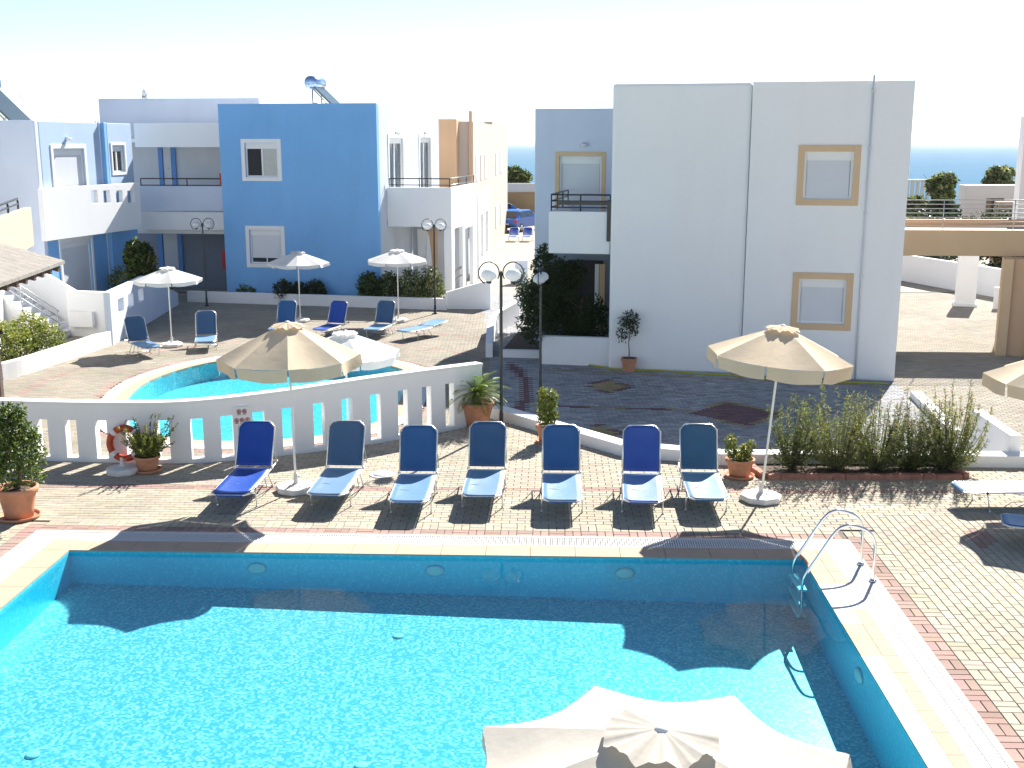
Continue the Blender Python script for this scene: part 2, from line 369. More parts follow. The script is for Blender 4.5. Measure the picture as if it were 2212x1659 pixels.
def pave(parent, sets, z, colfn, near=0, ang=0):
    Vs, Fs, Cs = [], [], []; b = 0; singles = []
    for (X, Y, hx, hy) in sets:
        col = colfn(X, Y)
        if near:
            P = np.stack([X, Y], -1); dep = Y*c_+HC*s_; px = 1106+FP*X/dep; py = 829.5-FP*(Y*s_-HC*c_)/dep
            vis = (px > 20) & (px < 2195) & (py > 0) & (py < 1650); idx = np.where(vis)[0]; idx = idx[np.argsort(Y[idx])][:near-len(singles)]
            for q in idx: singles.append((X[q], Y[q], hx[q], hy[q], col[q]))
            keep = np.ones(len(X), bool); keep[idx] = False; X, Y, hx, hy, col = X[keep], Y[keep], hx[keep], hy[keep], col[keep]
        V, F, Cc = brick_mesh(X, Y, hx, hy, z, col, ang=ang); Vs.append(V); Fs.append(F+b); Cs.append(Cc); b += len(V)
    o = link('paver_field', npmesh('paver_field', np.concatenate(Vs), np.concatenate(Fs), np.concatenate(Cs)), M['paver'], parent); o['kind'] = 'stuff'
    for (x, y, a, c, cc) in singles:
        one = lambda t: np.array([t])
        V, F, Cc = brick_mesh(one(0.), one(0.), one(a), one(c), 0, np.array([cc]), ang=ang); bo = link('paver', npmesh('paver', V, F, Cc), M['paver'], parent, ws=False); bo.location = (x, y, z)
L_, W_ = .235, .1175
AP = R(PF.deg)
def toworld(S):
    U, V, hx, hy = S; return (PF.o.x+U*PF.U.x+V*PF.V.x, PF.o.y+U*PF.U.y+V*PF.V.y, hx, hy)
UB = .83+2*L_                            # right of this line the courses turn
def filt(S, k): return tuple(a[k] for a in S)
def gl(*a, **k): return grid_bricks(*a, **k)
def clip(S, ax, hi=None, lo=None):
    U, V, hx, hy = (a.copy() for a in S); c, h = (U, hx) if ax == 0 else (V, hy); a, b = c-h, c+h
    if hi is not None: b = np.minimum(b, hi)
    if lo is not None: a = np.maximum(a, lo)
    k = (b-a) > .04; c[:] = (a+b)/2; h[:] = (b-a)/2; return tuple(q[k] for q in (U, V, hx, hy))
A = clip(gl(-17, UB+L_, -14, 9.2, L_, W_), 0, UB); B = clip(gl(UB, 9.4, -14, 2.3, L_, W_, rot=True), 1, 1.968); A2 = gl(UB, 9.4, 1.97, 6.2, L_, W_)
inl = lambda S, d: (S[0] > PL-d) & (S[0] < d) & (S[1] > PN-d) & (S[1] < d)
A = filt(A, ~inl(A, .83+2*L_) & ~((A[0] > .83) & (A[1] < .83+2*L_)))
# basket-weave border of red bricks round the pool: pairs across, pairs along
def border():
    X, Y, HX, HY = [], [], [], []
    def run(horizontal, s0, s1, off):
        n = int((s1-s0)/L_)
        for i in range(n):
            for r_ in (0, 1):
                c = s0+(i+.5)*L_; o = off+(r_+.5)*L_; along = (i+r_) % 2 == 0
                for q in (-.25, .25):
                    a, b = (c, o+q*L_) if along else (c+q*L_, o); ha, hb = (L_/2, L_/4) if along else (L_/4, L_/2)
                    if horizontal: X.append(a); Y.append(b); HX.append(ha); HY.append(hb)
                    else: X.append(b); Y.append(a); HX.append(hb); HY.append(ha)
    run(False, PN-.83, .83+2*L_, .83); run(False, PN-.83, .83+2*L_, PL-.83-2*L_); run(True, PL-.83, .83, .83); run(True, PL-.83, .83, PN-.83-2*L_)
    return tuple(np.array(v) for v in (X, Y, HX, HY))
BO = border()
def deck_keep(S):
    S = toworld(S); X, Y = S[0], S[1]; k = (Y < edgeY(X)-.02) & (X > -12.5) & (X < 12.4) & (Y > 3.1)
    k &= ~((X > 4.15) & (X < 7.75) & (Y > 18.54)); return filt(S, k)
A, B, A2, BO = (deck_keep(S) for S in (A, B, A2, BO))
def deck_col(X, Y):
    n = len(X); c = tint(BEIGE, n); red = inpool(X, Y, .83+L_*1.02)
    red |= (np.abs(Y-(17.95-.02*X)) < .10) & (X < 9); red |= (np.abs(X-7.0) < .12) & (Y < 15.6) & (Y > 13.2) & False
    red |= (X > 6.6) & (X < 7.0) & (Y > 15.3) & (Y < 15.9)
    c[red] = tint(REDB, red.sum(), .08); light = (X > 5.2); c[light] *= 1.02
    return c
pave(deck, [BO, B, A, A2], 0., deck_col, near=298, ang=AP)
TA = grid_bricks(-15.8, 25.8, 19.2, 46.5, L_, W_)
def inhull(X, Y, P):
    ins = np.zeros(X.shape, bool); n = len(P)
    for i in range(n):
        a = P[i]; b = P[(i+1) % n]; ins ^= ((a[1] > Y) != (b[1] > Y)) & (X < (b[0]-a[0])*(Y-a[1])/(b[1]-a[1]+1e-12)+a[0])
    return ins
k = (TA[1] > edgeY(TA[0])+.05)
Xt, Yt = TA[0], TA[1]
dep = Yt*c_+(HC-GZ)*s_; px = 1106+FP*Xt/dep
k &= (px > -60) & (px < 2290); TA = tuple(a[k] for a in TA)
dd = ovdist(TA[0], TA[1]); k = dd > .6; TA = tuple(a[k] for a in TA); dd = dd[k]
def plaza_col(X, Y):
    n = len(X); terr = X < np.interp(Y, [22, 32, 45], [-.55, -.55, -1.2])
    c = tint(np.array((.33, .295, .24)), n); gc = tint(GREYB, n, .13); c[~terr] = gc[~terr]
    rt = X > np.interp(Y, [19, 30, 31, 46], [9.4, 9.9, 9.9, 14]); c[rt] = tint(np.array((.34, .305, .25)), rt.sum())
    d = ovdist(X, Y); red = terr & ((np.abs(d-.74) < .09) | (np.abs(d-2.7) < .07) | (np.abs(d-4.9) < .07)); c[red] = tint(REDB, red.sum())
    def diamond(cx, cy, a, b, ci, co, wd):
        q = np.abs(X-cx)/a+np.abs(Y-cy)/b; i = q < 1; c[i] = tint(ci, i.sum(), .12); e = (q >= 1) & (q < 1+wd); c[e] = tint(co, e.sum(), .12)
    RP = np.array((.20, .115, .12))
    diamond(*g(1592, 893, GZ)[:2], 1.0, 1.15, RP, YEL, .14)
    diamond(*g(1315, 834, GZ)[:2], .52, .75, YEL, RP, .25)
    diamond(*g(1300, 935, GZ)[:2], .42, .6, YEL, RP, .3)
    y1 = np.interp(X, [g(1130, 875, GZ).x, g(1500, 886, GZ).x], [g(1130, 875, GZ).y, g(1500, 886, GZ).y])
    ln = (np.abs(Y-y1) < .09) & (X > g(1150, 875, GZ).x) & (X < g(1500, 886, GZ).x)
    alt = (np.floor(X*1.1).astype(int) % 2 == 0); c[ln & alt] = tint(YEL, (ln & alt).sum()); c[ln & ~alt] = tint(RP, (ln & ~alt).sum())
    p0, p1 = g(1180, 798, GZ), g(1900, 834, GZ); y2 = np.interp(X, [p0.x, p1.x], [p0.y, p1.y]); ln = (np.abs(Y-y2) < .07) & (X > p0.x) & (X < p1.x); c[ln] = tint(YEL, ln.sum())
    a0 = g(1085, 840, GZ); rr = np.hypot((X-a0.x)/.62, (Y-a0.y)/3.1); arc = (rr > .82) & (rr < 1.18) & (X > a0.x+.1); c[arc] = tint(RP, arc.sum())
    return c
pave(plaza, [TA], GZ, plaza_col)
# ---------------------------------------------------------------- main pool
pool = thing('swimming_pool', 'large rectangular swimming pool with blue mosaic lining in the foreground', 'pool', PF.w(PL/2, 0, 0))
def pfl(u, v):   # lining floor, deeper to the right
    a = (u-PL)/(-PL); b = -v/(-PN); return -((.46*(1-a)+.64*a)*(1-b)+(.52*(1-a)+.86*a)*b)-.02
fm = MB(); NU = 12
for i in range(NU):
    for j in range(8):
        u0, u1 = PL-PL*i/NU, PL-PL*(i+1)/NU; v0, v1 = PN-PN*j/8, PN-PN*(j+1)/8
        fm.add([PF.w(a, b, pfl(a, b)) for a, b in ((u0, v0), (u1, v0), (u1, v1), (u0, v1))], [(0, 1, 2, 3)])
fm.obj('pool_floor', M['mosaic'], pool)
wm_ = MB()
for (a, b) in (((PL, 0), (0, 0)), ((0, 0), (0, PN)), ((0, PN), (PL, PN)), ((PL, PN), (PL, 0))):
    wm_.add([PF.w(*a, pfl(*a)), PF.w(*b, pfl(*b)), PF.w(*b, .0), PF.w(*a, .0)], [(0, 1, 2, 3)])
wm_.obj('pool_wall', M['mosaic_wall'], pool)
WZ = -.035
wt = MB().add([PF.w(PL, PN, WZ), PF.w(0, PN, WZ), PF.w(0, 0, WZ), PF.w(PL, 0, WZ)], [(0, 1, 2, 3)])
props(wt.obj('pool_surface', M['water'], pool))
# coping tiles (one object each), gutter slats
def seg_tiles(a, b, inward, w0, w1, step, segs, name, zt):
    """tiles along a straight edge, a->b in pool frame"""
    a = Vector(a); b = Vector(b); d = (b-a); Lg = d.length; d.normalize(); n = Vector(inward); k = int(Lg/step); step = Lg/k
    for i in range(k):
        t0, t1 = i*step+.003, (i+1)*step-.003; p = [a+d*t0+n*w0, a+d*t1+n*w0, a+d*t1+n*w1, a+d*t0+n*w1]
        mb = MB(); mb.hexa([PF.w(q.x, q.y, -.05) for q in p]+[PF.w(q.x, q.y, zt) for q in p]); o = mb.obj(name, M[segs((t0+t1)/2)], pool)
far_seg = lambda t: 'peach_tile'
seg_tiles((PL-.40, 0), (.0, 0), (0, 1), .004, .40, .62, far_seg, 'coping_tile', .012)
rs = lambda t: 'peach_tile' if (t < 1.15 or 2.35 < t < 3.5) else 'white_tile'
seg_tiles((0, .40), (0, PN-.4), (1, 0), .004, .24, .40, rs, 'coping_tile', .012)
seg_tiles((0, .40), (0, PN-.4), (1, 0), .245, .40, .40, lambda t: 'peach_tile' if (t < 1.15 or t > 2.0) else 'white_tile', 'coping_tile', .012)
seg_tiles((PL, 0), (PL, PN-.4), (-1, 0), .004, .40, .62, far_seg, 'coping_tile', .012)
seg_tiles((PL-.4, PN), (.4, PN), (0, -1), .004, .40, .62, far_seg, 'coping_tile', .012)
gt = MB()
def ring(mb, d0, d1, z0, z1):
    for (a, b, c, d) in ((PL-d1, d0, d1, d1), (PL-d1, PN-d1, d1, PN-d0), (PL-d1, PN-d0, PL-d0, d0), (d0, PN-d0, d1, d0)):
        mb.fbox(PF, a, b, z0, c, d, z1)
ring(gt, .405, .425, -.05, .012); ring(gt, .745, .765, -.05, .014)
gt.obj('gutter_frame', M['white_tile'], pool)
b_ = MB(); ring(b_, .425, .745, -.06, -.022); b_.obj('gutter_channel', M['grey_paint'], pool)
for (a_, b_2) in ((PL-.745, .425), (.425, .425), (.425, PN-.745), (PL-.745, PN-.745)): MB().fbox(PF, a_, b_2, -.02, a_+.32, b_2+.32, .009).obj('corner_tile', M['white_tile'], pool)
st = MB(); p = .034
u = PL-.42
while u < .42:
    st.fbox(PF, u, .43, -.02, u+p*.66, .58, .008); st.fbox(PF, u, .59, -.02, u+p*.66, .74, .008); u += p
v = PN
while v < .42:
    for a, b in ((.43, .58), (.59, .74)): st.fbox(PF, a, v, -.02, b, v+p*.72, .008); st.fbox(PF, PL-b, v, -.02, PL-a, v+p*.72, .008)
    v += p
props(st.obj('gutter_slats', M['white_tile'], pool), kind='stuff')
ed = MB(); ring(ed, .768, .83, -.03, .007); ed.obj('edge_strip', M['cream'], pool)
for x, y in ((555, 1222), (940, 1232), (1350, 1236)):
    uu, zz = PF.uz(x, y); mb = MB(); mb.lathe([(.02, 0), (.12, .0), (.135, .012), (.10, .03), (.02, .035)], 20)
    o = mb.obj('pool_light', M['white_tile'], pool, ws=False); o.matrix_local = Matrix.Translation(Vector(PF.w(uu, -.002, -.22))-pool.location) @ Matrix.Rotation(R(90), 4, 'X') @ Matrix.Diagonal((1, .62, 1, 1))
o = MB().lathe([(.02, 0), (.12, .0), (.135, .012), (.10, .03), (.02, .035)], 20).obj('pool_light', M['white_tile'], pool, ws=False)
o.matrix_local = Matrix.Translation(Vector(PF.w(-.002, -3.0, -.22))-pool.location) @ Matrix.Rotation(R(-90), 4, 'Y') @ Matrix.Diagonal((.62, 1, 1, 1))
for x, y in ((860, 1375), (1435, 1405), (70, 1632), (780, 1655)):
    q = g(x, y, -.6); rx = q.xy-PF.o; z = pfl(rx.dot(PF.U), rx.dot(PF.V)); q = g(x, y, z); mb = MB().lathe([(.075, 0), (.07, .012), (.03, .018), (.004, .018)], 16, (q.x, q.y, z)); mb.obj('floor_inlet', M['white_tile'], pool)
# ---------------------------------------------------------------- oval pool
oval = thing('oval_pool', 'curved turquoise pool on the lower terrace behind the white balustrade', 'pool', (-6, 27, GZ))
fl = sheet('pool_floor', [(p.x, p.y) for p in OV], [], GZ-.5, M['mosaic_light'], None, oval)
wl = MB(); n = len(OV)
for i in range(n):
    a, b = OV[i], OV[(i+1) % n]; wl.add([(a.x, a.y, GZ-.5), (b.x, b.y, GZ-.5), (b.x, b.y, GZ), (a.x, a.y, GZ)], [(0, 1, 2, 3)], True)
wl.obj('pool_wall', M['mosaic_light'], oval)
ws_ = sheet('pool_surface', [(p.x, p.y) for p in OV], [], GZ-.03, M['water'], None, oval)
n = len(OV); OVm = offset(OV, .30); step = 2
for i in range(0, n, step):
    j = (i+step) % n; 
    for (P0, P1, mm) in ((OV, OVm, 'peach_tile'), (OVm, OV1, 'white_tile')):
        sh = lambda a, b: a+(b-a)*.006
        q = [P0[i], P1[i], P1[j], P0[j]]; cc = sum(q, Vector((0, 0)))/4; q = [a+(cc-a)*.015 for a in q]
        MB().hexa([(a.x, a.y, GZ-.05) for a in q]+[(a.x, a.y, GZ+.012) for a in q]).obj('coping_tile', M[mm], oval)
# ---------------------------------------------------------------- balustrade
bal = thing('balustrade', 'curved white balustrade with tall rectangular openings between pool deck and lower terrace', 'balustrade', (-5.8, 19.5, 0))
arc = [0]
for i in range(1, len(BALS)): arc.append(arc[-1]+(BALS[i].xy-BALS[i-1].xy).length)
def bp(s):
    s = max(0, min(arc[-1]-1e-6, s)); i = int(np.searchsorted(arc, s, 'right'))-1; i = min(i, len(BALS)-2)
    t = (s-arc[i])/(arc[i+1]-arc[i]); p = BALS[i].lerp(BALS[i+1], t); d = (BALS[i+1].xy-BALS[i].xy).normalized(); return p, Vector((-d.y, d.x))
def strip(mb, s0, s1, w0, w1, z0, z1, n):
    for i in range(n):
        a, b = s0+(s1-s0)*i/n, s0+(s1-s0)*(i+1)/n; P = []
        (pa, na), (pb, nb) = bp(a), bp(b)
        def pt(p, nn, wv, z): zz = z(p.z) if callable(z) else z; return (p.x+nn.x*wv, p.y+nn.y*wv, zz)
        mb.hexa([pt(pa, na, w0, z0), pt(pb, nb, w0, z0), pt(pb, nb, w1, z0), pt(pa, na, w1, z0), pt(pa, na, w0, z1), pt(pb, nb, w0, z1), pt(pb, nb, w1, z1), pt(pa, na, w1, z1)])
TH = .17
mb = MB(); strip(mb, 0, arc[-1], 0, TH, GZ-.05, .07, 60); mb.obj('base_strip', M['white'], bal)
mb = MB(); strip(mb, 0, arc[-1], 0, TH, lambda h: h-.33, lambda h: h-.055, 60); mb.obj('top_beam', M['white'], bal)
mb = MB(); strip(mb, 0, arc[-1], -.03, TH+.03, lambda h: h-.054, lambda h: h, 60); mb.obj('coping', M['white_trim'], bal)
def s_at(px):
    best = min(range(len(BALS)), key=lambda i: abs(1106+FP*BALS[i].x/(BALS[i].y*c_+(HC-.5)*s_)-px))
    i = min(max(best, 1), len(BALS)-2); f = lambda q: 1106+FP*q[0].x/(q[0].y*c_+(HC-.5)*s_)
    lo, hi = arc[i-1], arc[i+1]
    for _ in range(30):
        m_ = (lo+hi)/2
        if f(bp(m_)) < px: lo = m_
        else: hi = m_
    return lo
ctr = [s_at(x) for x in (92, 154, 219, 285, 353, 426, 491, 560, 623, 690, 751, 812, 871, 922, 972)]
ctr = [ctr[0]-.56*k for k in (4, 3, 2, 1)]+ctr; HW = .108
cuts = [0]+[v for c in ctr for v in (c-HW, c+HW)]+[arc[-1]]
for i in range(0, len(cuts), 2):
    a, b = cuts[i], cuts[i+1]
    if b-a < .02: continue
    mb = MB(); strip(mb, a, b, .002, TH-.002, .06, lambda h: h-.32, max(1, int((b-a)/.3))); mb.obj('post', M['white'], bal)
# sign and lifebuoy on the balustrade
ps, ns = bp(s_at(524)); sg = thing('warning_sign', 'small white plate with five red prohibition rings on the balustrade', 'sign', (ps.x, ps.y, 0))
e_u = Vector((ns.y, -ns.x)); fz = ps-Vector((0, 0, 0)); yy = atY(524, 898, ps.y).z
def onb(u, z, off): return (ps.x+e_u.x*u-ns.x*off, ps.y+e_u.y*u-ns.y*off, z)
MB().hexa([onb(-.15, yy-.17, .02), onb(.15, yy-.17, .02), onb(.15, yy-.17, .004), onb(-.15, yy-.17, .004), onb(-.15, yy+.17, .02), onb(.15, yy+.17, .02), onb(.15, yy+.17, .004), onb(-.15, yy+.17, .004)]).obj('plate', M['sign_white'], sg)
for (u_, z_) in ((-.048, .085), (.048, .085), (-.095, -.075), (0, -.075), (.095, -.075)):
    cc = Vector(onb(u_, yy+z_, .026)); pts = [cc+Vector((e_u.x, e_u.y, 0))*math.cos(t)*.034+Vector((0, 0, 1))*math.sin(t)*.034 for t in np.linspace(0, 2*math.pi, 17)[:-1]]
    mb = MB().tube(pts, .007, 5, closed=True); mb.tube([pts[6], pts[14]], .005, 5); mb.obj('red_ring', M['red'], sg)
    cq = Vector(onb(u_, yy+z_, .022)); q = Vector((e_u.x, e_u.y, 0))*.014; zq = Vector((0, 0, .018)); MB().add([cq-q-zq, cq+q-zq, cq+q*.4+zq, cq-q*.4+zq], [(0, 1, 2, 3)]).obj('pictogram', M['black_plastic'], sg)
    MB().add([onb(u_-.035, yy+z_-.06, .0215), onb(u_+.035, yy+z_-.06, .0215), onb(u_+.035, yy+z_-.05, .0215), onb(u_-.035, yy+z_-.05, .0215)], [(0, 1, 2, 3)]).obj('caption_line', M['black_plastic'], sg)
pr_, nr_ = bp(s_at(275)); lb = thing('lifebuoy', 'orange and white lifebuoy leaning on the balustrade behind a potted plant', 'lifebuoy', (pr_.x, pr_.y, 0))
cc = Vector((pr_.x-nr_.x*.13, pr_.y-nr_.y*.13, .40)); eu = Vector((nr_.y, -nr_.x, 0)); ez = Vector((nr_.x*.12, nr_.y*.12, .99)).normalized()
def torus(mb, t0, t1, n, Rr, r, sq=1.):
    for i in range(n):
        pass
def ringpts(t0, t1, n, Rr=.27): return [cc+eu*math.cos(t)*Rr+ez*math.sin(t)*Rr for t in np.linspace(t0, t1, n)]
for q in range(4):
    a = math.pi/4+q*math.pi/2
    MB().tube(ringpts(a+.16, a+math.pi/2-.16, 12), .062, 12).obj('orange_section', M['ring_orange'], lb)
    MB().tube(ringpts(a-.16, a+.16, 5), .064, 12).obj('white_band', M['white_plastic'], lb)
hk = MB().tube([cc+ez*.33, cc+ez*.42+Vector((nr_.x, nr_.y, 0))*.14], .012, 6).obj('hook', M['steel'], lb)
# ---------------------------------------------------------------- kerb wall
kb = thing('low_kerb_wall', 'low white kerb wall edging the pool deck, running right from the cycad pot', 'wall', (1.97, 19.97, 0))
def wallrun(mb, pts, w, z0, z1):
    n = len(pts); pts = [Vector(p) for p in pts]; offs = []
    for i in range(n):
        d = Vector((0, 0))
        if i > 0: d += (pts[i]-pts[i-1]).normalized()
        if i < n-1: d += (pts[i+1]-pts[i]).normalized()
        d.normalize(); offs.append(pts[i]+Vector((-d.y, d.x))*w)
    for i in range(n-1):
        q = [pts[i], pts[i+1], offs[i+1], offs[i]]; za, zb = (z1[i], z1[i+1]) if isinstance(z1, (list, tuple)) else (z1, z1)
        mb.hexa([(a.x, a.y, z0) for a in q]+[(q[0].x, q[0].y, za), (q[1].x, q[1].y, zb), (q[2].x, q[2].y, zb), (q[3].x, q[3].y, za)])
    return mb
wallrun(MB(), KERB, .34, GZ-.05, .21).obj('wall_body', M['white'], kb, bevel=.02)
rw = thing('ramp_wall', 'white wall with stepped top receding from the kerb at the right', 'wall', (9, 20, GZ))
wallrun(MB(), [(9.03, 19.5), (9.14, 21.5)], .20, GZ-.05, .50).obj('near_section', M['white'], rw, bevel=.01)
wallrun(MB(), [(9.45, 23.2), (9.95, 27.0)], .26, GZ-.05, -.34).obj('far_section', M['white'], rw, bevel=.01)
exec_later = []
# ================================================================ foliage
def leafmesh(name, P, D, N, ln, wd, col, m='leaf', parent=None):
    """P base (n,3), D direction unit, N normal-ish; folded leaf: 2 quads"""
    n = len(P); S = np.cross(D, N); S /= np.linalg.norm(S, axis=1)[:, None]+1e-9; N2 = np.cross(S, D)
    ln = np.broadcast_to(ln, n)[:, None]; wd = np.broadcast_to(wd, n)[:, None]
    mid = P+D*ln*.45-N2*ln*.03; tip = P+D*ln-N2*ln*.16
    V = np.stack([P, mid+S*wd/2+N2*wd*.15, tip, mid-S*wd/2+N2*wd*.15], 1)
    F = (np.arange(n)*4)[:, None]+np.array([0, 1, 2, 3])[None]
    o = link(name, npmesh(name, V.reshape(-1, 3), F, np.repeat(col, 4, 0)), M[m], parent); return o
def unit(a): return a/(np.linalg.norm(a, axis=-1, keepdims=True)+1e-9)
def pal(cols, n, s=.18):
    cols = np.array(cols); c = cols[rng.integers(0, len(cols), n)]; return np.clip(c*(1+rng.normal(0, s, n))[:, None], .004, .9)
GREEN = [(.08, .13, .028), (.13, .18, .035), (.20, .25, .05)]
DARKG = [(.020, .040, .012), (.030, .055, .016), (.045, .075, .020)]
YELG = [(.22, .26, .035), (.30, .31, .05), (.15, .20, .035)]
OLIVE = [(.27, .30, .11), (.36, .36, .16), (.20, .24, .09)]
def stems_plant(root, base, h, r, ns, npl, ln, wd, cols, spread=1., tip=None, start=.25, stem_r=.008, name='foliage', upright=.6, bm='bark', lowest=.62, bulge=.25):
    """stems fan out from the base, leaves set along them"""
    base = np.array(base, float); mb = MB(); P, D = [], []
    tc = []
    for i in range(ns):
        a = rng.uniform(0, 2*math.pi); rr = r*math.sqrt(rng.uniform(.02, 1))*spread; hh = h*rng.uniform(lowest, 1.0)*(1-.25*(rr/r)**2)
        e = base+np.array([math.cos(a)*rr, math.sin(a)*rr, hh]); c = base+np.array([math.cos(a)*rr*bulge, math.sin(a)*rr*bulge, hh*.5])+rng.normal(0, .03, 3)
        t = np.linspace(0, 1, 6)[:, None]; cv = base*(1-t)**2+2*c*t*(1-t)+e*t*t
        mb.tube([tuple(q) for q in cv], stem_r, 4, r1=stem_r*.3, cap=False)
        tt = rng.uniform(start, 1, npl)**.8; tt = tt[:, None]; q = base*(1-tt)**2+2*c*tt*(1-tt)+e*tt*tt; d = unit(2*(c-base)*(1-tt)+2*(e-c)*tt)
        P.append(q); dd = unit(d*upright+unit(rng.normal(0, 1, (npl, 3)))*.9); D.append(dd); tc.append(tt[:, 0])
    P = np.concatenate(P); D = np.concatenate(D); tc = np.concatenate(tc); n = len(P); N = unit(rng.normal(0, 1, (n, 3))+np.array([0, 0, 1.2]))
    col = pal(cols, n)
    if tip is not None: k = rng.uniform(0, 1, n) < np.clip((tc-.72)*2.2, 0, .85); col[k] = pal(tip, k.sum())
    leafmesh(name, P, D, N, ln*rng.uniform(.6, 1.15, n), wd*rng.uniform(.7, 1.2, n), col, parent=root); mb.obj('stems', M[bm], root)
def crown(root, blobs, n, ln, wd, cols, name='crown', shell=.55, tip=None):
    """many leaves spread through overlapping clumps"""
    P, Cc = [], []; vol = np.array([b[3]*b[4]*b[5] for b in blobs]); cnt = (n*vol**.7/(vol**.7).sum()).astype(int)
    for b, k in zip(blobs, cnt):
        d = unit(rng.normal(0, 1, (k, 3))); rad = rng.uniform(shell**3, 1, k)**(1/3); rad *= 1+.16*np.sin(d[:, 0]*7+b[0]*3)*np.cos(d[:, 2]*6+b[1])
        P.append(np.array(b[:3])+d*rad[:, None]*np.array(b[3:6])); Cc.append(d)
    P = np.concatenate(P); D0 = np.concatenate(Cc); n = len(P); D = unit(D0*.5+rng.normal(0, .8, (n, 3))); N = unit(D0+rng.normal(0, .6, (n, 3))+np.array([0, 0, .6]))
    col = pal(cols, n, .22)
    if tip is not None: k = (D0[:, 2] > .3) & (rng.uniform(0, 1, n) < .5); col[k] = pal(tip, k.sum())
    return leafmesh(name, P, D, N, ln*rng.uniform(.6, 1.3, n), wd*rng.uniform(.7, 1.3, n), col, parent=root)
def trunk(root, base, top, r0, r1, nb=5, name='trunk', br=None):
    base = Vector(base); top = Vector(top); mb = MB(); mid = base.lerp(top, .5)+Vector((rng.normal(0, .05), rng.normal(0, .05), 0))*(top-base).length
    mb.tube([base, base.lerp(mid, .5)+Vector((.01, 0, 0)), mid, mid.lerp(top, .6), top], r0, 8, r1=r1)
    br = br or (top-base).length*.6
    for i in range(nb):
        s = base.lerp(top, rng.uniform(.55, .95)); a = rng.uniform(0, 6.28); e = s+Vector((math.cos(a)*br*.6, math.sin(a)*br*.6, br*rng.uniform(.4, .9)))
        mb.tube([s, s.lerp(e, .5)+Vector((0, 0, -.05*br)), e], r1*.8, 5, r1=r1*.2)
    return mb.obj(name, M['bark'], root)
def blobset(cx, cy, cz, rx, ry, rz, n, f=.5):
    out = []
    for i in range(n):
        d = unit(rng.normal(0, 1, 3)); q = rng.uniform(.3, 1)**.5*(1-f*.6); k = rng.uniform(.75, 1.2)*f
        out.append((cx+d[0]*rx*q, cy+d[1]*ry*q, cz+d[2]*rz*q, rx*k, ry*k, rz*k))
    return out
# ---------------------------------------------------------------- pots
def pot(root, x, y, z, r, h, saucer=True, square=False):
    o = MB()
    if square:
        F = Fr(x, y, -8); q = r*.82
        o.hexa([F.w(-q, -q, z), F.w(q, -q, z), F.w(q, q, z), F.w(-q, q, z), F.w(-r, -r, z+h), F.w(r, -r, z+h), F.w(r, r, z+h), F.w(-r, r, z+h)]); o.fbox(F, -r-.02, -r-.02, z+h-.06, r+.02, r+.02, z+h-.002); 
        o.obj('pot', M['terracotta'], root, bevel=.008); MB().fbox(F, -r+.03, -r+.03, z+h-.03, r-.03, r-.03, z+h+.004).obj('soil', M['soil'], root); return
    o.lathe([(r*.68, z), (r*.74, z+h*.3), (r*.90, z+h*.78), (r*.915, z+h*.80), (r*1.0, z+h*.81), (r*1.04, z+h*.88), (r*1.04, z+h*.98), (r*1.0, z+h), (r*.90, z+h*.99), (r*.86, z+h*.90), (r*.84, z+h*.87)], 32, (x, y, 0))
    o.obj('pot', M['terracotta'], root)
    MB().lathe([(r*.86, z+h*.86), (r*.5, z+h*.91), (.01, z+h*.92)], 20, (x, y, 0)).obj('soil', M['soil'], root)
    if saucer: MB().lathe([(r*.80, z+.001), (r*.98, z+.004), (r*1.04, z+.05), (r*1.0, z+.055), (r*.95, z+.02), (r*.7, z+.015)], 28, (x, y, 0)).obj('saucer', M['terracotta'], root)
# left big bush
q = g(42, 1118); t = thing('potted_shrub', 'tall dense green shrub in a large terracotta pot by the dark pergola post', 'potted plant', (q.x, q.y, 0))
pot(t, q.x, q.y, 0, .30, .50)
bl = [(q.x-.05, q.y, .78, .36, .36, .30), (q.x+.05, q.y, 1.05, .40, .38, .32), (q.x-.12, q.y, 1.35, .34, .34, .32), (q.x+.20, q.y, 1.28, .22, .24, .22), (q.x-.05, q.y+.05, 1.58, .26, .26, .18), (q.x-.35, q.y, 1.0, .3, .3, .4), (q.x+.16, q.y-.05, 1.52, .12, .12, .12), (q.x+.32, q.y, 1.12, .10, .1, .14)]
bl += [(q.x+rng.uniform(-.42, .42), q.y+rng.uniform(-.3, .3), rng.uniform(.7, 1.72), .13, .13, .13) for _ in range(16)]
crown(t, bl, 4600, .066, .04, GREEN+[(.05, .09, .02)], shell=.3); trunk(t, (q.x, q.y, .45), (q.x, q.y, 1.2), .03, .012, 6)
# croton-like plant at the lifebuoy
q = g(320, 1018); t = thing('potted_shrub', 'bushy yellow green shrub in a terracotta pot and saucer beside the lifebuoy', 'potted plant', (q.x, q.y, 0))
pot(t, q.x, q.y, 0, .22, .29)
stems_plant(t, (q.x, q.y, .24), .80, .60, 46, 46, .055, .024, GREEN+YELG, .9, tip=[(.26, .27, .05), (.30, .26, .08)], start=.12, lowest=.35, bulge=.6)
crown(t, [(q.x, q.y, .45, .24, .24, .2), (q.x+.12, q.y, .5, .2, .2, .16), (q.x-.12, q.y, .55, .16, .16, .14)], 1300, .055, .026, GREEN+YELG, name='inner_leaves')
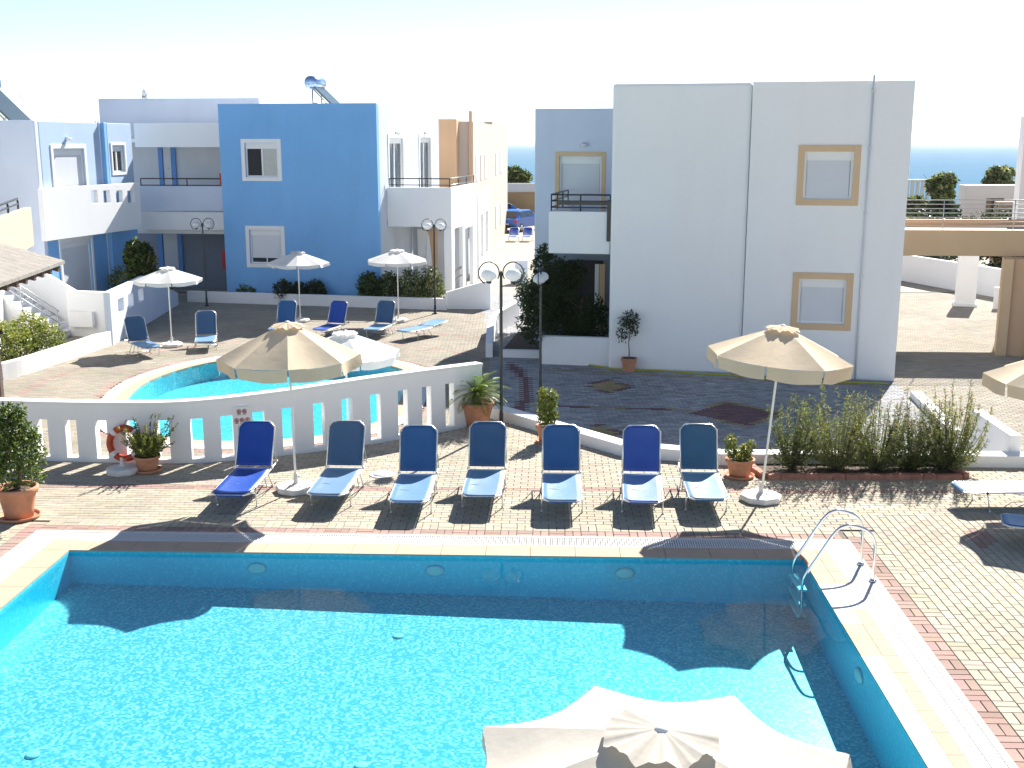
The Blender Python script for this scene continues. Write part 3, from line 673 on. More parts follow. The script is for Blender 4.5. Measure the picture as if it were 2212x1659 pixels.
# cycad
q = g(1030, 918); t = thing('potted_cycad', 'cycad palm with arching fronds in a large terracotta pot at the end of the balustrade', 'potted plant', (q.x, q.y, 0))
pot(t, q.x, q.y, 0, .36, .50, saucer=False)
MB().lathe([(.09, .42), (.12, .52), (.10, .62), (.03, .66)], 12, (q.x, q.y, 0)).obj('trunk', M['bark'], t)
P, D, Nn, ln, ss = [], [], [], [], MB()
for i in range(46):
    a = i*2.39996; el = R(82)-R(78)*(i/46)**.8; Lf = .66*rng.uniform(.85, 1.1); hd = np.array([math.cos(a), math.sin(a), 0.]); b0 = np.array([q.x, q.y, .62]); pts = []; pp = b0.copy(); e2 = el
    for k in range(13):
        pts.append(pp.copy()); d = hd*math.cos(e2)+np.array([0, 0, math.sin(e2)]); pp = pp+d*Lf/12; e2 -= R(5.5)
        if k >= 1:
            sdv = np.cross(d, [0, 0, 1.]); sdv /= np.linalg.norm(sdv)+1e-9; L2 = .16*math.sin(math.pi*min(1, (k+1)/13.5))**.6
            for rep in (0, .5):
                for s2 in (-1, 1):
                    P.append(pts[-1]+d*Lf/12*rep); D.append(unit(sdv*s2*.9+d*.75+np.array([0, 0, .22]))); Nn.append(np.cross(d, sdv)*-1); ln.append(L2)
    ss.tube([tuple(z_) for z_ in pts], .006, 4, r1=.002, cap=False)
n = len(P); leafmesh('fronds', np.array(P), np.array(D), np.array(Nn), np.array(ln), .016, pal([(.10, .18, .02), (.16, .24, .03), (.07, .12, .02)], n, .15), parent=t); ss.obj('frond_ribs', M['hose'], t)
# variegated plant behind lounger 5
q = g(1180, 955); t = thing('potted_shrub', 'upright yellow variegated shrub in a terracotta pot beside the low kerb wall', 'potted plant', (q.x, q.y, 0))
pot(t, q.x, q.y, 0, .20, .34)
crown(t, [(q.x-.02, q.y, .52, .15, .15, .18), (q.x, q.y, .76, .17, .17, .17), (q.x+.12, q.y, .86, .09, .09, .16), (q.x-.08, q.y, .95, .07, .07, .13), (q.x+.1, q.y, .5, .12, .12, .1)], 1500, .062, .034, GREEN+YELG, tip=[(.34, .32, .07), (.26, .28, .05)]); trunk(t, (q.x, q.y, .28), (q.x, q.y, .8), .014, .006, 4)
MB().lathe([(.012, 0), (.012, .30), (.03, .31)], 8, (q.x+.16, q.y, .3)).obj('dry_leaf_stalk', M['bark'], t)
# pot beside right parasol
q = g(1597, 1030); t = thing('potted_shrub', 'two small yellow green shoots in a terracotta pot left of the brick edged bed', 'potted plant', (q.x, q.y, 0))
pot(t, q.x, q.y, 0, .245, .33)
crown(t, [(q.x-.17, q.y, .62, .09, .09, .12), (q.x-.15, q.y, .48, .09, .09, .1), (q.x+.10, q.y, .47, .11, .11, .1), (q.x+.17, q.y, .56, .06, .06, .1), (q.x, q.y, .38, .2, .2, .06)], 800, .06, .034, GREEN+YELG, tip=[(.36, .30, .08), (.28, .28, .06)])
trunk(t, (q.x, q.y, .28), (q.x-.1, q.y, .5), .012, .005, 5)
# little tree by the white building
q = g(1355, 795, GZ)-Vector((0, .42, 0)); t = thing('potted_tree', 'small thin rubber tree in a square terracotta pot against the white building', 'potted plant', (q.x, q.y, GZ))
pot(t, q.x, q.y, GZ, .19, .36, square=True)
trunk(t, (q.x, q.y, GZ+.3), (q.x+.02, q.y, GZ+1.25), .018, .008, 8, br=.45)
crown(t, [(q.x, q.y, GZ+1.42, .26, .24, .22), (q.x-.2, q.y, GZ+.98, .13, .13, .20), (q.x+.12, q.y, GZ+1.18, .15, .15, .2), (q.x-.12, q.y, GZ+1.3, .16, .16, .2)], 420, .095, .042, [(.035, .06, .03), (.05, .085, .04), (.025, .045, .02)], shell=.2)
# ---------------------------------------------------------------- brick-edged bed with shrubs
bed = thing('planting_bed', 'raised soil bed with a low red brick edge along the kerb wall', 'planting bed', (6, 18.7, 0))
BL, BRt, BN, BF = 4.16, 7.72, 18.56, 19.28
MB().box(BL+.08, BN+.08, -.01, BRt-.06, BF, .05).obj('soil', M['soil'], bed)
def brow(a, b, nb):
    a = Vector(a); b = Vector(b); d = (b-a)/nb; nv = Vector((-d.y, d.x)).normalized()*.055
    for i in range(nb):
        p0 = a+d*(i+.02); p1 = a+d*(i+.98); z = .085+rng.normal(0, .004); j = Vector((rng.normal(0, .004), rng.normal(0, .004)))
        MB().hexa([(p.x, p.y, -.02) for p in (p0-nv+j, p1-nv+j, p1+nv+j, p0+nv+j)]+[(p.x, p.y, z) for p in (p0-nv+j, p1-nv+j, p1+nv+j, p0+nv+j)]).obj('brick', M['brick'], bed)
brow((BL, BF-.05), (BL+.12, BN), 3); brow((BL+.16, BN-.03), (BRt-.1, BN-.03), 15); brow((BRt, BN), (BRt-.18, BF-.1), 3)
LS = .068
spec = [('slender dark green oleander, leftmost in the brick edged bed', 1700, 1.46, .46, 44, 90, GREEN+DARKG+OLIVE, [(.16, .19, .07)]),
        ('tall feathery yellow green shrub, second from left in the brick edged bed', 1800, 1.70, .72, 85, 95, OLIVE+[(.14, .17, .03)], [(.30, .32, .04), (.24, .27, .05)]),
        ('olive shrub with pale dry tips, middle of the brick edged bed', 1885, 1.52, .62, 70, 90, OLIVE+GREEN, [(.42, .36, .26), (.30, .27, .17)]),
        ('low dark green shrub with pinkish tips, second from right in the brick edged bed', 1960, 1.46, .62, 75, 90, GREEN+DARKG, [(.40, .30, .22), (.26, .25, .12)]),
        ('tall olive shrub with reddish yellow tips, rightmost in the brick edged bed', 2038, 1.68, .62, 80, 95, OLIVE+GREEN, [(.34, .27, .07), (.28, .26, .06)])]
for lab, px_, h, r, ns, npl, cols, tip in spec:
    q = g(px_, 1012); t = thing('shrub', lab, 'shrub', (q.x, 18.95, .04), 'shrubs in the brick edged bed')
    stems_plant(t, (q.x, 18.95, .04), h, r, ns, npl, .075, .0145, cols, 1., tip=tip, start=.05, stem_r=.008, upright=.25, lowest=.30, bulge=.9)
    crown(t, [(q.x, 18.95, .28, r*.85, .26, .26)], 500, .07, .018, cols, name='low_leaves', shell=.2)
# ================================================================ loungers
def lounger(name, label, fabric, F, J, zb, flat=None, group='blue sun loungers around the two pools', L_=1.45, backdeg=64, W_=.60, ready=None):
    """F front-bar centre, J joint centre (plan)"""
    d = (J-F); ang = math.atan2(d.y, d.x)-math.pi/2
    t = thing(name, label, 'sun lounger', (F.x, F.y, zb), group, ang)
    hz = .31; hw = W_/2; ba = R(backdeg); BLn = .78
    bd = Vector((0, math.cos(ba), math.sin(ba))); j = Vector((0, L_, hz+.02)); top = j+bd*BLn; r = .0135
    def ob(mb, nm, m): return mb.obj(nm, M[m], t, ws=False)
    mb = MB(); ch = .075
    mb.tube([(-hw, L_+.02, hz), (-hw, ch, hz), (-hw+ch, 0, hz), (hw-ch, 0, hz), (hw, ch, hz), (hw, L_+.02, hz)], r, 8); mb.tube([(-hw, L_, hz), (-hw, L_+.42, hz+.02), (hw, L_+.42, hz+.02), (hw, L_, hz)], r, 8)
    mb.tube([(-hw, .62, hz), (hw, .62, hz-.03)], .008, 6); ob(mb, 'seat_frame', 'alu')
    mb = MB(); s = Vector((1, 0, 0)); c2 = .085
    mb.tube([j-s*hw, j+bd*(BLn-c2)-s*hw, top-s*(hw-c2), top+s*(hw-c2), j+bd*(BLn-c2)+s*hw, j+s*hw], r, 8); ob(mb, 'back_frame', 'alu')
    # sling cloth, sagging a little, wrapped over front and top bars
    def sling(p0, p1, w0, nrm, cut, nm, sag=.03):
        n, m = 14, 8; vs, fs = [], []
        for i in range(n+1):
            a = i/n; half = w0-(cut*max(0, 1-a*(p1-p0).length/cut) if cut < 0 else 0)
            dist = (1-a)*(p1-p0).length
            half = w0-max(0, c2-dist)*.95 if cut == 1 else w0-max(0, ch-a*(p1-p0).length)*.95 if cut == 2 else w0
            for k in range(m+1):
                b = k/m*2-1; p = p0.lerp(p1, a)+s*half*b-nrm*sag*(1-b*b)*math.sin(math.pi*min(1, a*1.0))*(1+.25*math.sin(a*9+b*2))
                vs.append(p)
        for i in range(n):
            for k in range(m): q0 = i*(m+1)+k; fs.append((q0, q0+1, q0+m+2, q0+m+1))
        mbb = MB(); mbb.add(vs, fs, True); o = ob(mbb, nm, fabric); sm = o.modifiers.new('solid', 'SOLIDIFY'); sm.thickness = .006; return o
    up = Vector((0, 0, 1)); bn = Vector((0, -math.sin(ba), math.cos(ba)))
    sling(Vector((0, -.005, hz+.016)), Vector((0, L_-.02, hz+.016)), hw-.012, up, 2, 'seat_sling')
    sling(j+bn*.016+bd*.03, top+bn*.016, hw-.012, -bn*-1, 1, 'back_sling')
    mb = MB()
    mb.add([(-hw+ch+.02, -.008, hz+.014), (hw-ch-.02, -.008, hz+.014), (hw-ch-.02, -.02, hz-.02), (-hw+ch+.02, -.02, hz-.02)], [(0, 1, 2, 3)]); ob(mb, 'sling_hem', fabric)
    for x in (-1, 1):
        X = x*(hw+.012)
        mb = MB(); mb.tube([(X, .34, hz), (X, .40, 0.012)], .010, 7); mb.lathe([(.016, 0), (.018, .03)], 8, (X, .40, 0)); ob(mb, 'leg', 'alu')
        mb = MB(); mb.tube([(X, L_-.30, hz), (X, L_-.02, .02)], .011, 7); mb.lathe([(.016, 0), (.018, .03)], 8, (X, L_-.02, 0)); ob(mb, 'leg', 'alu')
        mb = MB(); mb.tube([(X, L_-.52, hz), (X, L_-.40, .10), (X, L_+.28, .02)], .009, 6); mb.tube([(X, L_+.33, hz+.015), (X, L_+.16, hz+.30) if backdeg > 40 else (X, L_+.16, hz+.06)], .008, 6); ob(mb, 'support_strut', 'steel')
        mb = MB(); mb.lathe([(.002, -.012), (.024, -.012), (.026, .012), (.002, .012)], 12); o = ob(mb, 'hinge_cap', 'white_plastic'); o.matrix_local = Matrix.Translation((X, L_, hz+.02)) @ Matrix.Rotation(R(90), 4, 'Y')
        mb = MB(); mb.lathe([(.002, -.01), (.02, -.01), (.02, .01), (.002, .01)], 10); o = ob(mb, 'hinge_cap', 'black_plastic'); o.matrix_local = Matrix.Translation((X, .34, hz)) @ Matrix.Rotation(R(90), 4, 'Y')
    for y_ in (L_-.02,): ob(MB().tube([(-hw-.012, y_, .025), (hw+.012, y_, .025)], .010, 6), 'crossbar', 'alu')
    return t
near = [((495, 1068), (543, 1013), 'sling_royal', 'royal blue sun lounger, leftmost of the poolside row', 61),
        ((702, 1068), (742, 1011), 'sling_steel', 'faded dark blue sun lounger just right of the left beige parasol base', 64),
        ((881, 1083), (905, 1014), 'sling_sky', 'blue sun lounger beside the round drain cover in the poolside row', 66),
        ((1038, 1071), (1050, 1018), 'sling_steel', 'pale blue sun lounger directly in front of the nearest lamp post', 64),
        ((1215, 1081), (1212, 1017), 'sling_sky', 'sky blue sun lounger in front of the small variegated potted shrub', 66),
        ((1390, 1083), (1385, 1018), 'sling_lilac', 'sun lounger with violet tinted seat, second from right in the poolside row', 66),
        ((1533, 1078), (1511, 1019), 'sling_teal', 'sun lounger with teal backrest next to the white parasol base at right', 65)]
for (fx, fy), (jx, jy), fab, lab, bk in near:
    Fp = g(fx, fy, .32); Jp = g(jx, jy, .34); lounger('sun_lounger', lab, fab, Fp, Jp, 0, backdeg=bk)
farl = [((330, 750), (305, 733), 'sling_steel', 'blue sun lounger turned to the right, left of the leftmost white parasol', 64, Vector((-.60, .80, 0))),
        ((443, 738), (436, 722), 'sling_steel', 'blue sun lounger right of the leftmost white parasol on the lower terrace', 62, Vector((-.22, .97, 0))),
        ((598, 711), (603, 694), 'sling_sky', 'light blue sun lounger left of the middle white parasol pole', 62, Vector((.05, 1, 0))),
        ((690, 712), (700, 692), 'sling_royal', 'deep blue sun lounger with notched top right of the middle white parasol pole', 64, Vector((.30, .95, 0))),
        ((803, 712), (815, 690), 'sling_steel', 'teal backed sun lounger left of the right hand white parasol pole', 64, Vector((.22, .97, 0))),
        ((868, 715), (925, 690), 'sling_sky', 'sun lounger laid flat right of the right hand white parasol pole', 8, Vector((.60, .80, 0)))]
for (fx, fy), _, fab, lab, bk, dr in farl:
    Fp = g(fx, fy, GZ+.32); lounger('sun_lounger', lab, fab, Fp, Fp+dr.normalized(), GZ, backdeg=bk, L_=1.15)
Fp = g(2068, 1052, .32); lounger('sun_lounger', 'light blue sun lounger cut by the right edge, farther one beside the brick edged bed', 'sling_sky', Fp, Fp+Vector((1, .03, 0)), 0, backdeg=30)
Fp = g(2166, 1121, .32); lounger('sun_lounger', 'light blue sun lounger cut by the right edge, nearer to the pool corner', 'sling_sky', Fp, Fp+Vector((1, -.35, 0)), 0, backdeg=50)
for px_, lab in ((1107, 'left of two small blue sun loungers near the distant blue car'), (1137, 'right of two small blue sun loungers near the distant blue car')):
    q = g(px_, 512, GZ+.3); lounger('sun_lounger', lab, 'sling_royal', q, q+Vector((.1, 1, 0)), GZ, L_=.9, W_=.6, backdeg=35)
# ================================================================ parasols
def parasol(label, base, zb, H, Rr, drop, fab, val=.22, tilt=(0, 0), base_r=.34, n=8, group='parasols around the two pools', scallop=.05, vent=.24, rot=22.5, hz=None, stand=True, loc_extra=None, pole='white_plastic'):
    t = thing('parasol', label, 'parasol', (base.x, base.y, zb), group)
    def ob(mb, nm, m, par=t): return mb.obj(nm, M[m], par, ws=False)
    tx, ty = tilt; ax = Vector((tx, ty, 1)).normalized()
    Q = Vector((0, 0, 1)).rotation_difference(ax).to_matrix()
    def T(p): return Q @ Vector(p)
    ob(MB().tube([T((0, 0, .04)), T((0, 0, H-.02))], .019, 10), 'pole', pole)
    ob(MB().lathe([(.012, 0), (.045, .006), (.042, .02), (.02, .032), (.004, .035)], 12, T((0, 0, H+.02))), 'finial', 'white_plastic')
    def rim(k, a=1.): th = R(rot)+2*math.pi*k/n; return math.cos(th)*a, math.sin(th)*a
    r0 = .05; NR = 8; NA = 8; vs, fs = [], []
    for k in range(n):
        c0, c1 = rim(k), rim(k+1); b0 = len(vs)
        for i in range(NR+1):
            a = i/NR; rr = r0+(Rr-r0)*a
            for jn in range(NA+1):
                b = jn/NA; sagz = -math.sin(math.pi*b)*.045*Rr*a*(1-.25*a); inn = 1-math.sin(math.pi*b)*scallop*a*a
                x = (c0[0]*(1-b)+c1[0]*b)*rr*inn; y = (c0[1]*(1-b)+c1[1]*b)*rr*inn; z = H-drop*(a**1.08)-.0+sagz*(1 if a < 1 else .8)
                vs.append(T((x, y, z)))
        for i in range(NR):
            for jn in range(NA): q0 = b0+i*(NA+1)+jn; fs.append((q0, q0+NA+1, q0+NA+2, q0+1))
    ob(MB().add(vs, fs, True), 'canopy', fab)
    for k in range(n):     # valance: one hanging flap per side
        if not val: break
        c0, c1 = rim(k), rim(k+1); vs, fs = [], []; m = 10; kk = rng.uniform(-1, 1)
        for i in range(5):
            for jn in range(m+1):
                b = .02+.96*jn/m; inn = 1-math.sin(math.pi*jn/m)*scallop; a = i/4
                x = (c0[0]*(1-b)+c1[0]*b)*Rr*inn; y = (c0[1]*(1-b)+c1[1]*b)*Rr*inn; wv = 1+a*(.020*math.sin(b*7+k+kk)+.02*kk)
                z = H-drop-math.sin(math.pi*jn/m)*.036*Rr-a*val*(1+.05*math.sin(b*3+k)); vs.append(T((x*wv, y*wv, z)))
        for i in range(4):
            for jn in range(m): q0 = i*(m+1)+jn; fs.append((q0, q0+m+1, q0+m+2, q0+1))
        ob(MB().add(vs, fs, True), 'valance_flap', fab)
    # vent cap with lifted, gathered edge
    vs, fs = [], []; NA2 = n*8; rv = vent*Rr if vent < 1 else vent
    for i in range(6):
        a = i/5
        for jn in range(NA2):
            th = R(rot)+2*math.pi*jn/NA2; seg = abs(math.sin(th*n/2-R(rot)*n/2)); puck = .034*seg*a*Rr*(1+.35*math.sin(jn*1.7)); rr = .03+(rv-.03)*a*(1-.10*seg*a)
            vs.append(T((math.cos(th)*rr, math.sin(th)*rr, H+.035-drop*rv/Rr*a*.75+puck)))
    for i in range(5):
        for jn in range(NA2): q0 = i*NA2+jn; q1 = i*NA2+(jn+1) % NA2; fs.append((q0, q0+NA2, q1+NA2, q1))
    ob(MB().add(vs, fs, True), 'vent_cap', fab)
    for k in range(n):
        c = rim(k); ob(MB().tube([T((c[0]*.04, c[1]*.04, H-.035)), T((c[0]*Rr*.5, c[1]*Rr*.5, H-.02-drop*.47)), T((c[0]*Rr*.99, c[1]*Rr*.99, H-drop-.012))], .006, 5), 'rib', 'alu')
        ob(MB().tube([T((c[0]*.03, c[1]*.03, H-drop-.10)), T((c[0]*Rr*.5, c[1]*Rr*.5, H-.025-drop*.47))], .005, 5), 'stretcher', 'alu')
    ob(MB().lathe([(.02, -.03), (.04, -.03), (.04, .03), (.02, .03)], 12, T((0, 0, H-drop-.10))), 'runner', 'white_plastic')
    if stand:
        b = MB(); b.lathe([(base_r*.93, .0), (base_r, .02), (base_r, .075), (base_r*.94, .10), (.06, .125), (.045, .14), (.032, .30), (.02, .30)], 8 if n == 8 else 24, smooth=False); ob(b, 'base', 'concrete_white').modifiers.new('bevel', 'BEVEL').width = .01
        ob(MB().tube([(.03, 0, .24), (.09, .0, .24)], .008, 6), 'clamp_screw', 'steel')
        for a in range(4): aa = R(45+a*90); ob(MB().tube([(math.cos(aa)*.10, math.sin(aa)*.10, .112), (math.cos(aa)*.13, math.sin(aa)*.13, .15), (math.cos(aa)*.2, math.sin(aa)*.2, .15), (math.cos(aa)*.23, math.sin(aa)*.23, .103)], .007, 5), 'grip', 'concrete_white')
    return t
parasol('open beige parasol standing among the right hand poolside loungers', g(1643, 1080), 0, 2.79, 1.13, .44, 'canvas_beige', val=.20, tilt=(.078, .0))
parasol('open beige parasol between the two leftmost poolside loungers', g(640, 1060), 0, 2.76, 1.14, .52, 'canvas_beige', val=.19, tilt=(-.012, .0), rot=10)
parasol('open white parasol on the lower terrace, leftmost of the three far ones', g(372, 748, GZ), GZ, 2.38, 1.02, .34, 'canvas_white', val=.10)
parasol('open white parasol in front of the blue wall window on the lower terrace', g(649, 695, GZ), GZ, 2.40, 1.06, .36, 'canvas_white', val=.10, rot=8)
parasol('open white parasol near the corner of the blue building on the lower terrace', g(861, 695, GZ), GZ, 2.46, 1.08, .34, 'canvas_white', val=.10, rot=30)
parasol('open white parasol on the lower terrace mostly hidden behind the beige one', g(753, 968, GZ), GZ, 2.38, 1.12, .42, 'canvas_white', val=.14)
parasol('open cream parasol seen from above at the bottom of the view', Vector((.86, 5.97, 0)), 0, 2.27, 1.22, .30, 'canvas_cream', val=.12, scallop=.085, vent=.29, rot=14)
parasol('beige parasol cut by the right edge of the view', Vector((8.55, 17.3, 0)), 0, 2.42, 1.15, .42, 'canvas_beige', val=.20)
q = g(265, 1022); t = thing('umbrella_stand', 'empty white parasol base with a short tube beside the lifebuoy', 'umbrella stand', (q.x, q.y, 0))
MB().lathe([(.26, 0), (.28, .02), (.28, .08), (.25, .11), (.07, .125), (.04, .14), (.03, .28), (.02, .28)], 8, smooth=False).obj('slab', M['concrete_white'], t, ws=False, bevel=.012)
MB().tube([(.03, 0, .24), (.08, 0, .24)], .008, 6).obj('clamp_screw', M['steel'], t, ws=False)
# ================================================================ lamps
def lamp(label, base, zb, H, ang=0, ring=.20):
    t = thing('street_lamp', label, 'street lamp', (base.x, base.y, zb), 'twin globe lamp posts', ang)
    ob = lambda mb, nm, m: mb.obj(nm, M[m], t, ws=False)
    ob(MB().lathe([(.09, 0), (.09, .02), (.045, .04), (.042, .30), (.034, .32), (.030, H-.50), (.026, H-.20), (.010, H-.15)], 12), 'pole', 'black_metal')
    ob(MB().lathe([(.12, 0), (.12, .015), (.1, .018)], 12), 'base_flange', 'black_metal')
    for s_x in (-1, 1):
        cx = s_x*(ring+.035); cz = H-ring; pts = [(cx-s_x*ring*math.cos(a), 0, cz+ring*math.sin(a)*1.08) for a in np.linspace(-.55, math.pi+1.15, 26)]
        ob(MB().tube(pts, .013, 7), 'arm', 'black_metal')
        ob(MB().lathe([(.04, -.10), (.06, -.085), (.135, -.04), (.155, .0), (.15, .06), (.11, .115), (.05, .14), (.01, .145)], 20, (cx, 0, cz-.06)), 'globe', 'globe')
        ob(MB().lathe([(.045, -.035), (.055, 0), (.03, .015)], 12, (cx, 0, cz-.165)), 'globe_holder', 'black_metal')
lamp('nearest black twin globe lamp post behind the fourth poolside lounger', g(1083, 925), 0, 3.30)
lamp('black lamp post seen edge on before the dark hedge of the white building', g(1167, 850, GZ), GZ, 3.10, R(80))
lamp('black twin globe lamp post in front of the covered gallery left of the blue building', g(447, 661, GZ), GZ, 3.28)
lamp('black twin globe lamp post at the low wall by the white corner balcony', g(940, 678, GZ), GZ, 3.38)
# ================================================================ pool ladder
rdir = Vector((PF.U.x, PF.U.y, 0))
lt = thing('pool_ladder', 'chrome pool ladder with two looped handrails at the far right corner of the pool', 'ladder', PF.w(0, -.5, 0))
for v_ in (-.16, -.76):
    pth = [(-.16, -.52), (-.17, -.25), (-.17, -.05), (-.13, .10), (.0, .32), (.14, .56), (.24, .70), (.32, .755), (.42, .765), (.58, .72), (.68, .64), (.73, .52), (.735, .35), (.735, .15), (.735, .005)]
    P3 = [PF.w(a, v_, z) for a, z in pth]; o = MB().tube(smooth_open(P3, 4), .021, 12).obj('handrail', M['chrome'], lt)
    q = PF.w(.735, v_, 0); MB().lathe([(.05, .0), (.055, .012), (.03, .03), (.025, .03)], 16, (q[0], q[1], .012)).obj('flange', M['chrome'], lt)
    q = PF.w(.0, v_, .30); 
for z in (-.14, -.34, -.50): MB().fbox(PF, -.22, -.75, z-.015, -.10, -.17, z+.015).obj('step', M['white_plastic'], lt, bevel=.008)
# drain cover
q = g(825, 1025); t = thing('drain_cover', 'round concrete drain cover set in the paving between loungers', 'drain cover', (q.x, q.y, 0))
MB().lathe([(.22, .0), (.22, .006), (.165, .008), (.16, .0)], 32, (q.x, q.y, 0)).obj('rim', M['concrete_white'], t)
MB().lathe([(.158, .0), (.158, .005), (.01, .007)], 32, (q.x, q.y, 0)).obj('lid', M['grey_paint'], t)
# hose along the white building
hp = [g(x, y, GZ+.02) for x, y in ((1175, 779), (1230, 783), (1300, 792), (1345, 799), (1420, 801), (1500, 806), (1600, 812), (1700, 821), (1800, 824), (1920, 829))]
hp = [p+Vector((0, .03*math.sin(i*2.1), 0)) for i, p in enumerate(hp)]
props(MB().tube(smooth_open(hp, 6), .028, 6).obj('garden_hose', M['hose']), 'yellow green garden hose lying along the foot of the white building', 'hose')
# ================================================================ buildings
def facade(parent, F, v, u0, u1, z0, z1, th, ops, m, name='wall', bevel=0):
    us = sorted({u0, u1}|{a for o in ops for a in (o[0], o[2])}); zs = sorted({z0, z1}|{a for o in ops for a in (o[1], o[3])}); mb = MB()
    hole = lambda a, b, c, d: any(o[0] <= (a+b)/2 <= o[2] and o[1] <= (c+d)/2 <= o[3] for o in ops)
    W = lambda u, v_, z: F.w(u, v_, z)
    nu, nz = len(us)-1, len(zs)-1; H = [[hole(us[i], us[i+1], zs[j], zs[j+1]) for j in range(nz)] for i in range(nu)]
    idx = {}; vs = []
    def vid(i, j, k):
        if (i, j, k) not in idx: idx[(i, j, k)] = len(vs); vs.append(W(us[i], v+(th if k else 0), zs[j]))
        return idx[(i, j, k)]
    fs = []
    for i in range(nu):
        for j in range(nz):
            if H[i][j]: continue
            fs.append((vid(i, j, 0), vid(i+1, j, 0), vid(i+1, j+1, 0), vid(i, j+1, 0))); fs.append((vid(i, j+1, 1), vid(i+1, j+1, 1), vid(i+1, j, 1), vid(i, j, 1)))
            for (di, dj, a, b) in ((-1, 0, (i, j), (i, j+1)), (1, 0, (i+1, j+1), (i+1, j)), (0, -1, (i+1, j), (i, j)), (0, 1, (i, j+1), (i+1, j+1))):
                x, y = i+di, j+dj
                if x < 0 or y < 0 or x >= nu or y >= nz or H[x][y]: fs.append((vid(*a, 0), vid(*b, 0), vid(*b, 1), vid(*a, 1)))
    mb.add(vs, fs); return mb.obj(name, M[m], parent, bevel=bevel)
def rect(F, v, x0, y0, x1, y1):
    a = F.uz(x0, (y0+y1)/2, v)[0]; b = F.uz(x1, (y0+y1)/2, v)[0]; mx_ = (x0+x1)/2
    return (a, F.uz(mx_, y1, v)[1], b, F.uz(mx_, y0, v)[1])
def fr4(mb, F, v0, v1, r, w_):
    u0, z0, u1, z1 = r
    mb.fbox(F, u0, v0, z0, u0+w_, v1, z1); mb.fbox(F, u1-w_, v0, z0, u1, v1, z1); mb.fbox(F, u0+w_, v0, z0, u1-w_, v1, z0+w_); mb.fbox(F, u0+w_, v0, z1-w_, u1-w_, v1, z1); return mb
def window(parent, F, v, r, trim='white_trim', tw=.13, fill='shutter', name='window', gap=0.):
    """r is the outer rectangle of the trim; the hole is r shrunk by tw"""
    u0, z0, u1, z1 = r; root = fr4(MB(), F, v-.03, v+.03, r, tw-.004).obj(name, M[trim], parent, bevel=.006)
    i = (u0+tw, z0+tw, u1-tw, z1-tw)
    fr4(MB(), F, v+.07, v+.13, i, .055).obj('frame', M['white_trim'], root)
    q = (i[0]+.057, i[1]+.057, i[2]-.057, i[3]-.057); h = q[3]-q[1]
    if fill == 'shutter':
        MB().fbox(F, q[0], v+.06, q[3]-.16, q[2], v+.12, q[3]).obj('shutter_box', M['white_trim'], root)
        mb = MB(); z = q[1]+gap; p_ = .052
        while z < q[3]-.17: mb.fbox(F, q[0]+.01, v+.088, z, q[2]-.01, v+.100, min(z+p_-.008, q[3]-.162)); z += p_
        mb.fbox(F, q[0]+.012, v+.096, q[1]+gap, q[2]-.012, v+.104, q[3]-.165)
        props(mb.obj('shutter', M['shutter'], root), kind='stuff')
        if gap: MB().fbox(F, q[0], v+.12, q[1], q[2], v+.13, q[1]+gap).obj('pane', M['glass'], root); MB().fbox(F, (q[0]+q[2])/2-.02, v+.105, q[1], (q[0]+q[2])/2+.02, v+.119, q[1]+gap).obj('mullion', M['white_trim'], root)
    else:
        MB().fbox(F, q[0], v+.06, q[3]-.16, q[2], v+.12, q[3]).obj('shutter_box', M['white_trim'], root)
        m_ = (q[0]+q[2])/2; MB().fbox(F, m_-.03, v+.075, q[1], m_+.03, v+.125, q[3]-.162).obj('mullion', M['white_trim'], root)
        MB().fbox(F, q[0], v+.115, q[1], m_-.031, v+.123, q[3]-.162).obj('pane', M['dark_inside' if fill == 'half' else 'glass'], root)  # half-open window: dark sheet stands for the unlit room, no glass
        MB().fbox(F, m_+.031, v+.115, q[1], q[2], v+.123, q[3]-.162).obj('curtained_pane' if fill == 'half' else 'pane', M['curtain' if fill == 'half' else 'glass'], root)
    return i
def bars(parent, pts, zt, n, dz, m='black_metal', post=1.2, name='railing', r=.018, drop=0.3):
    """metal railing along plan points"""
    mb = MB()
    for k in range(n): mb.tube([(p[0], p[1], zt-k*dz) for p in pts], r if k == 0 else r*.8, 6)
    pts = [Vector((p[0], p[1])) for p in pts]
    for a, b in zip(pts, pts[1:]):
        L_2 = (b-a).length; q = max(1, round(L_2/post))
        for i in range(q+1): p = a.lerp(b, i/q); mb.tube([(p.x, p.y, zt), (p.x, p.y, zt-(n-1)*dz-drop)], r*.85, 6)
    return mb.obj(name, M[m], parent)
def wall_lamp(parent, F, x, y, v):
    u, z = F.uz(x, y, v); mb = MB(); mb.fbox(F, u-.05, v-.02, z-.05, u+.05, v, z+.05); mb.obj('wall_lamp', M['black_metal'], parent)
    p = F.w(u, v-.1, z-.02); MB().lathe([(.03, -.05), (.10, -.03), (.11, .03), (.05, .06)], 12, p).obj('wall_lamp_shade', M['globe'], parent)
# ---------------------------------------------------------------- white building, right
FW = Fr(2.62, 30.56, -11.6); ZT = 7.08; UR = 7.49
wb = thing('white_building', 'large two storey white building with two beige framed shuttered windows', 'building', (2.62, 30.56, GZ))
us = FW.uz(1613, 500)[0]
r1, r2 = rect(FW, -.10, 1722, 313, 1857, 444), rect(FW, -.10, 1710, 589, 1841, 713)
tw = .17
sh = lambda r, t: (r[0]+t, r[1]+t, r[2]-t, r[3]-t)
facade(wb, FW, .05, 0, us, GZ-.05, ZT, .2, [], 'white', bevel=.09)
facade(wb, FW, -.10, us+.002, UR, GZ-.05, ZT-.01, .35, [sh(r1, tw), sh(r2, tw)], 'white', bevel=.09)
window(wb, FW, -.10, r1, 'tan', tw); window(wb, FW, -.10, r2, 'tan', tw)
MB().fbox(FW, .02, .26, GZ-.05, UR-.02, 9.0, ZT-.35).obj('block', M['white'], wb)
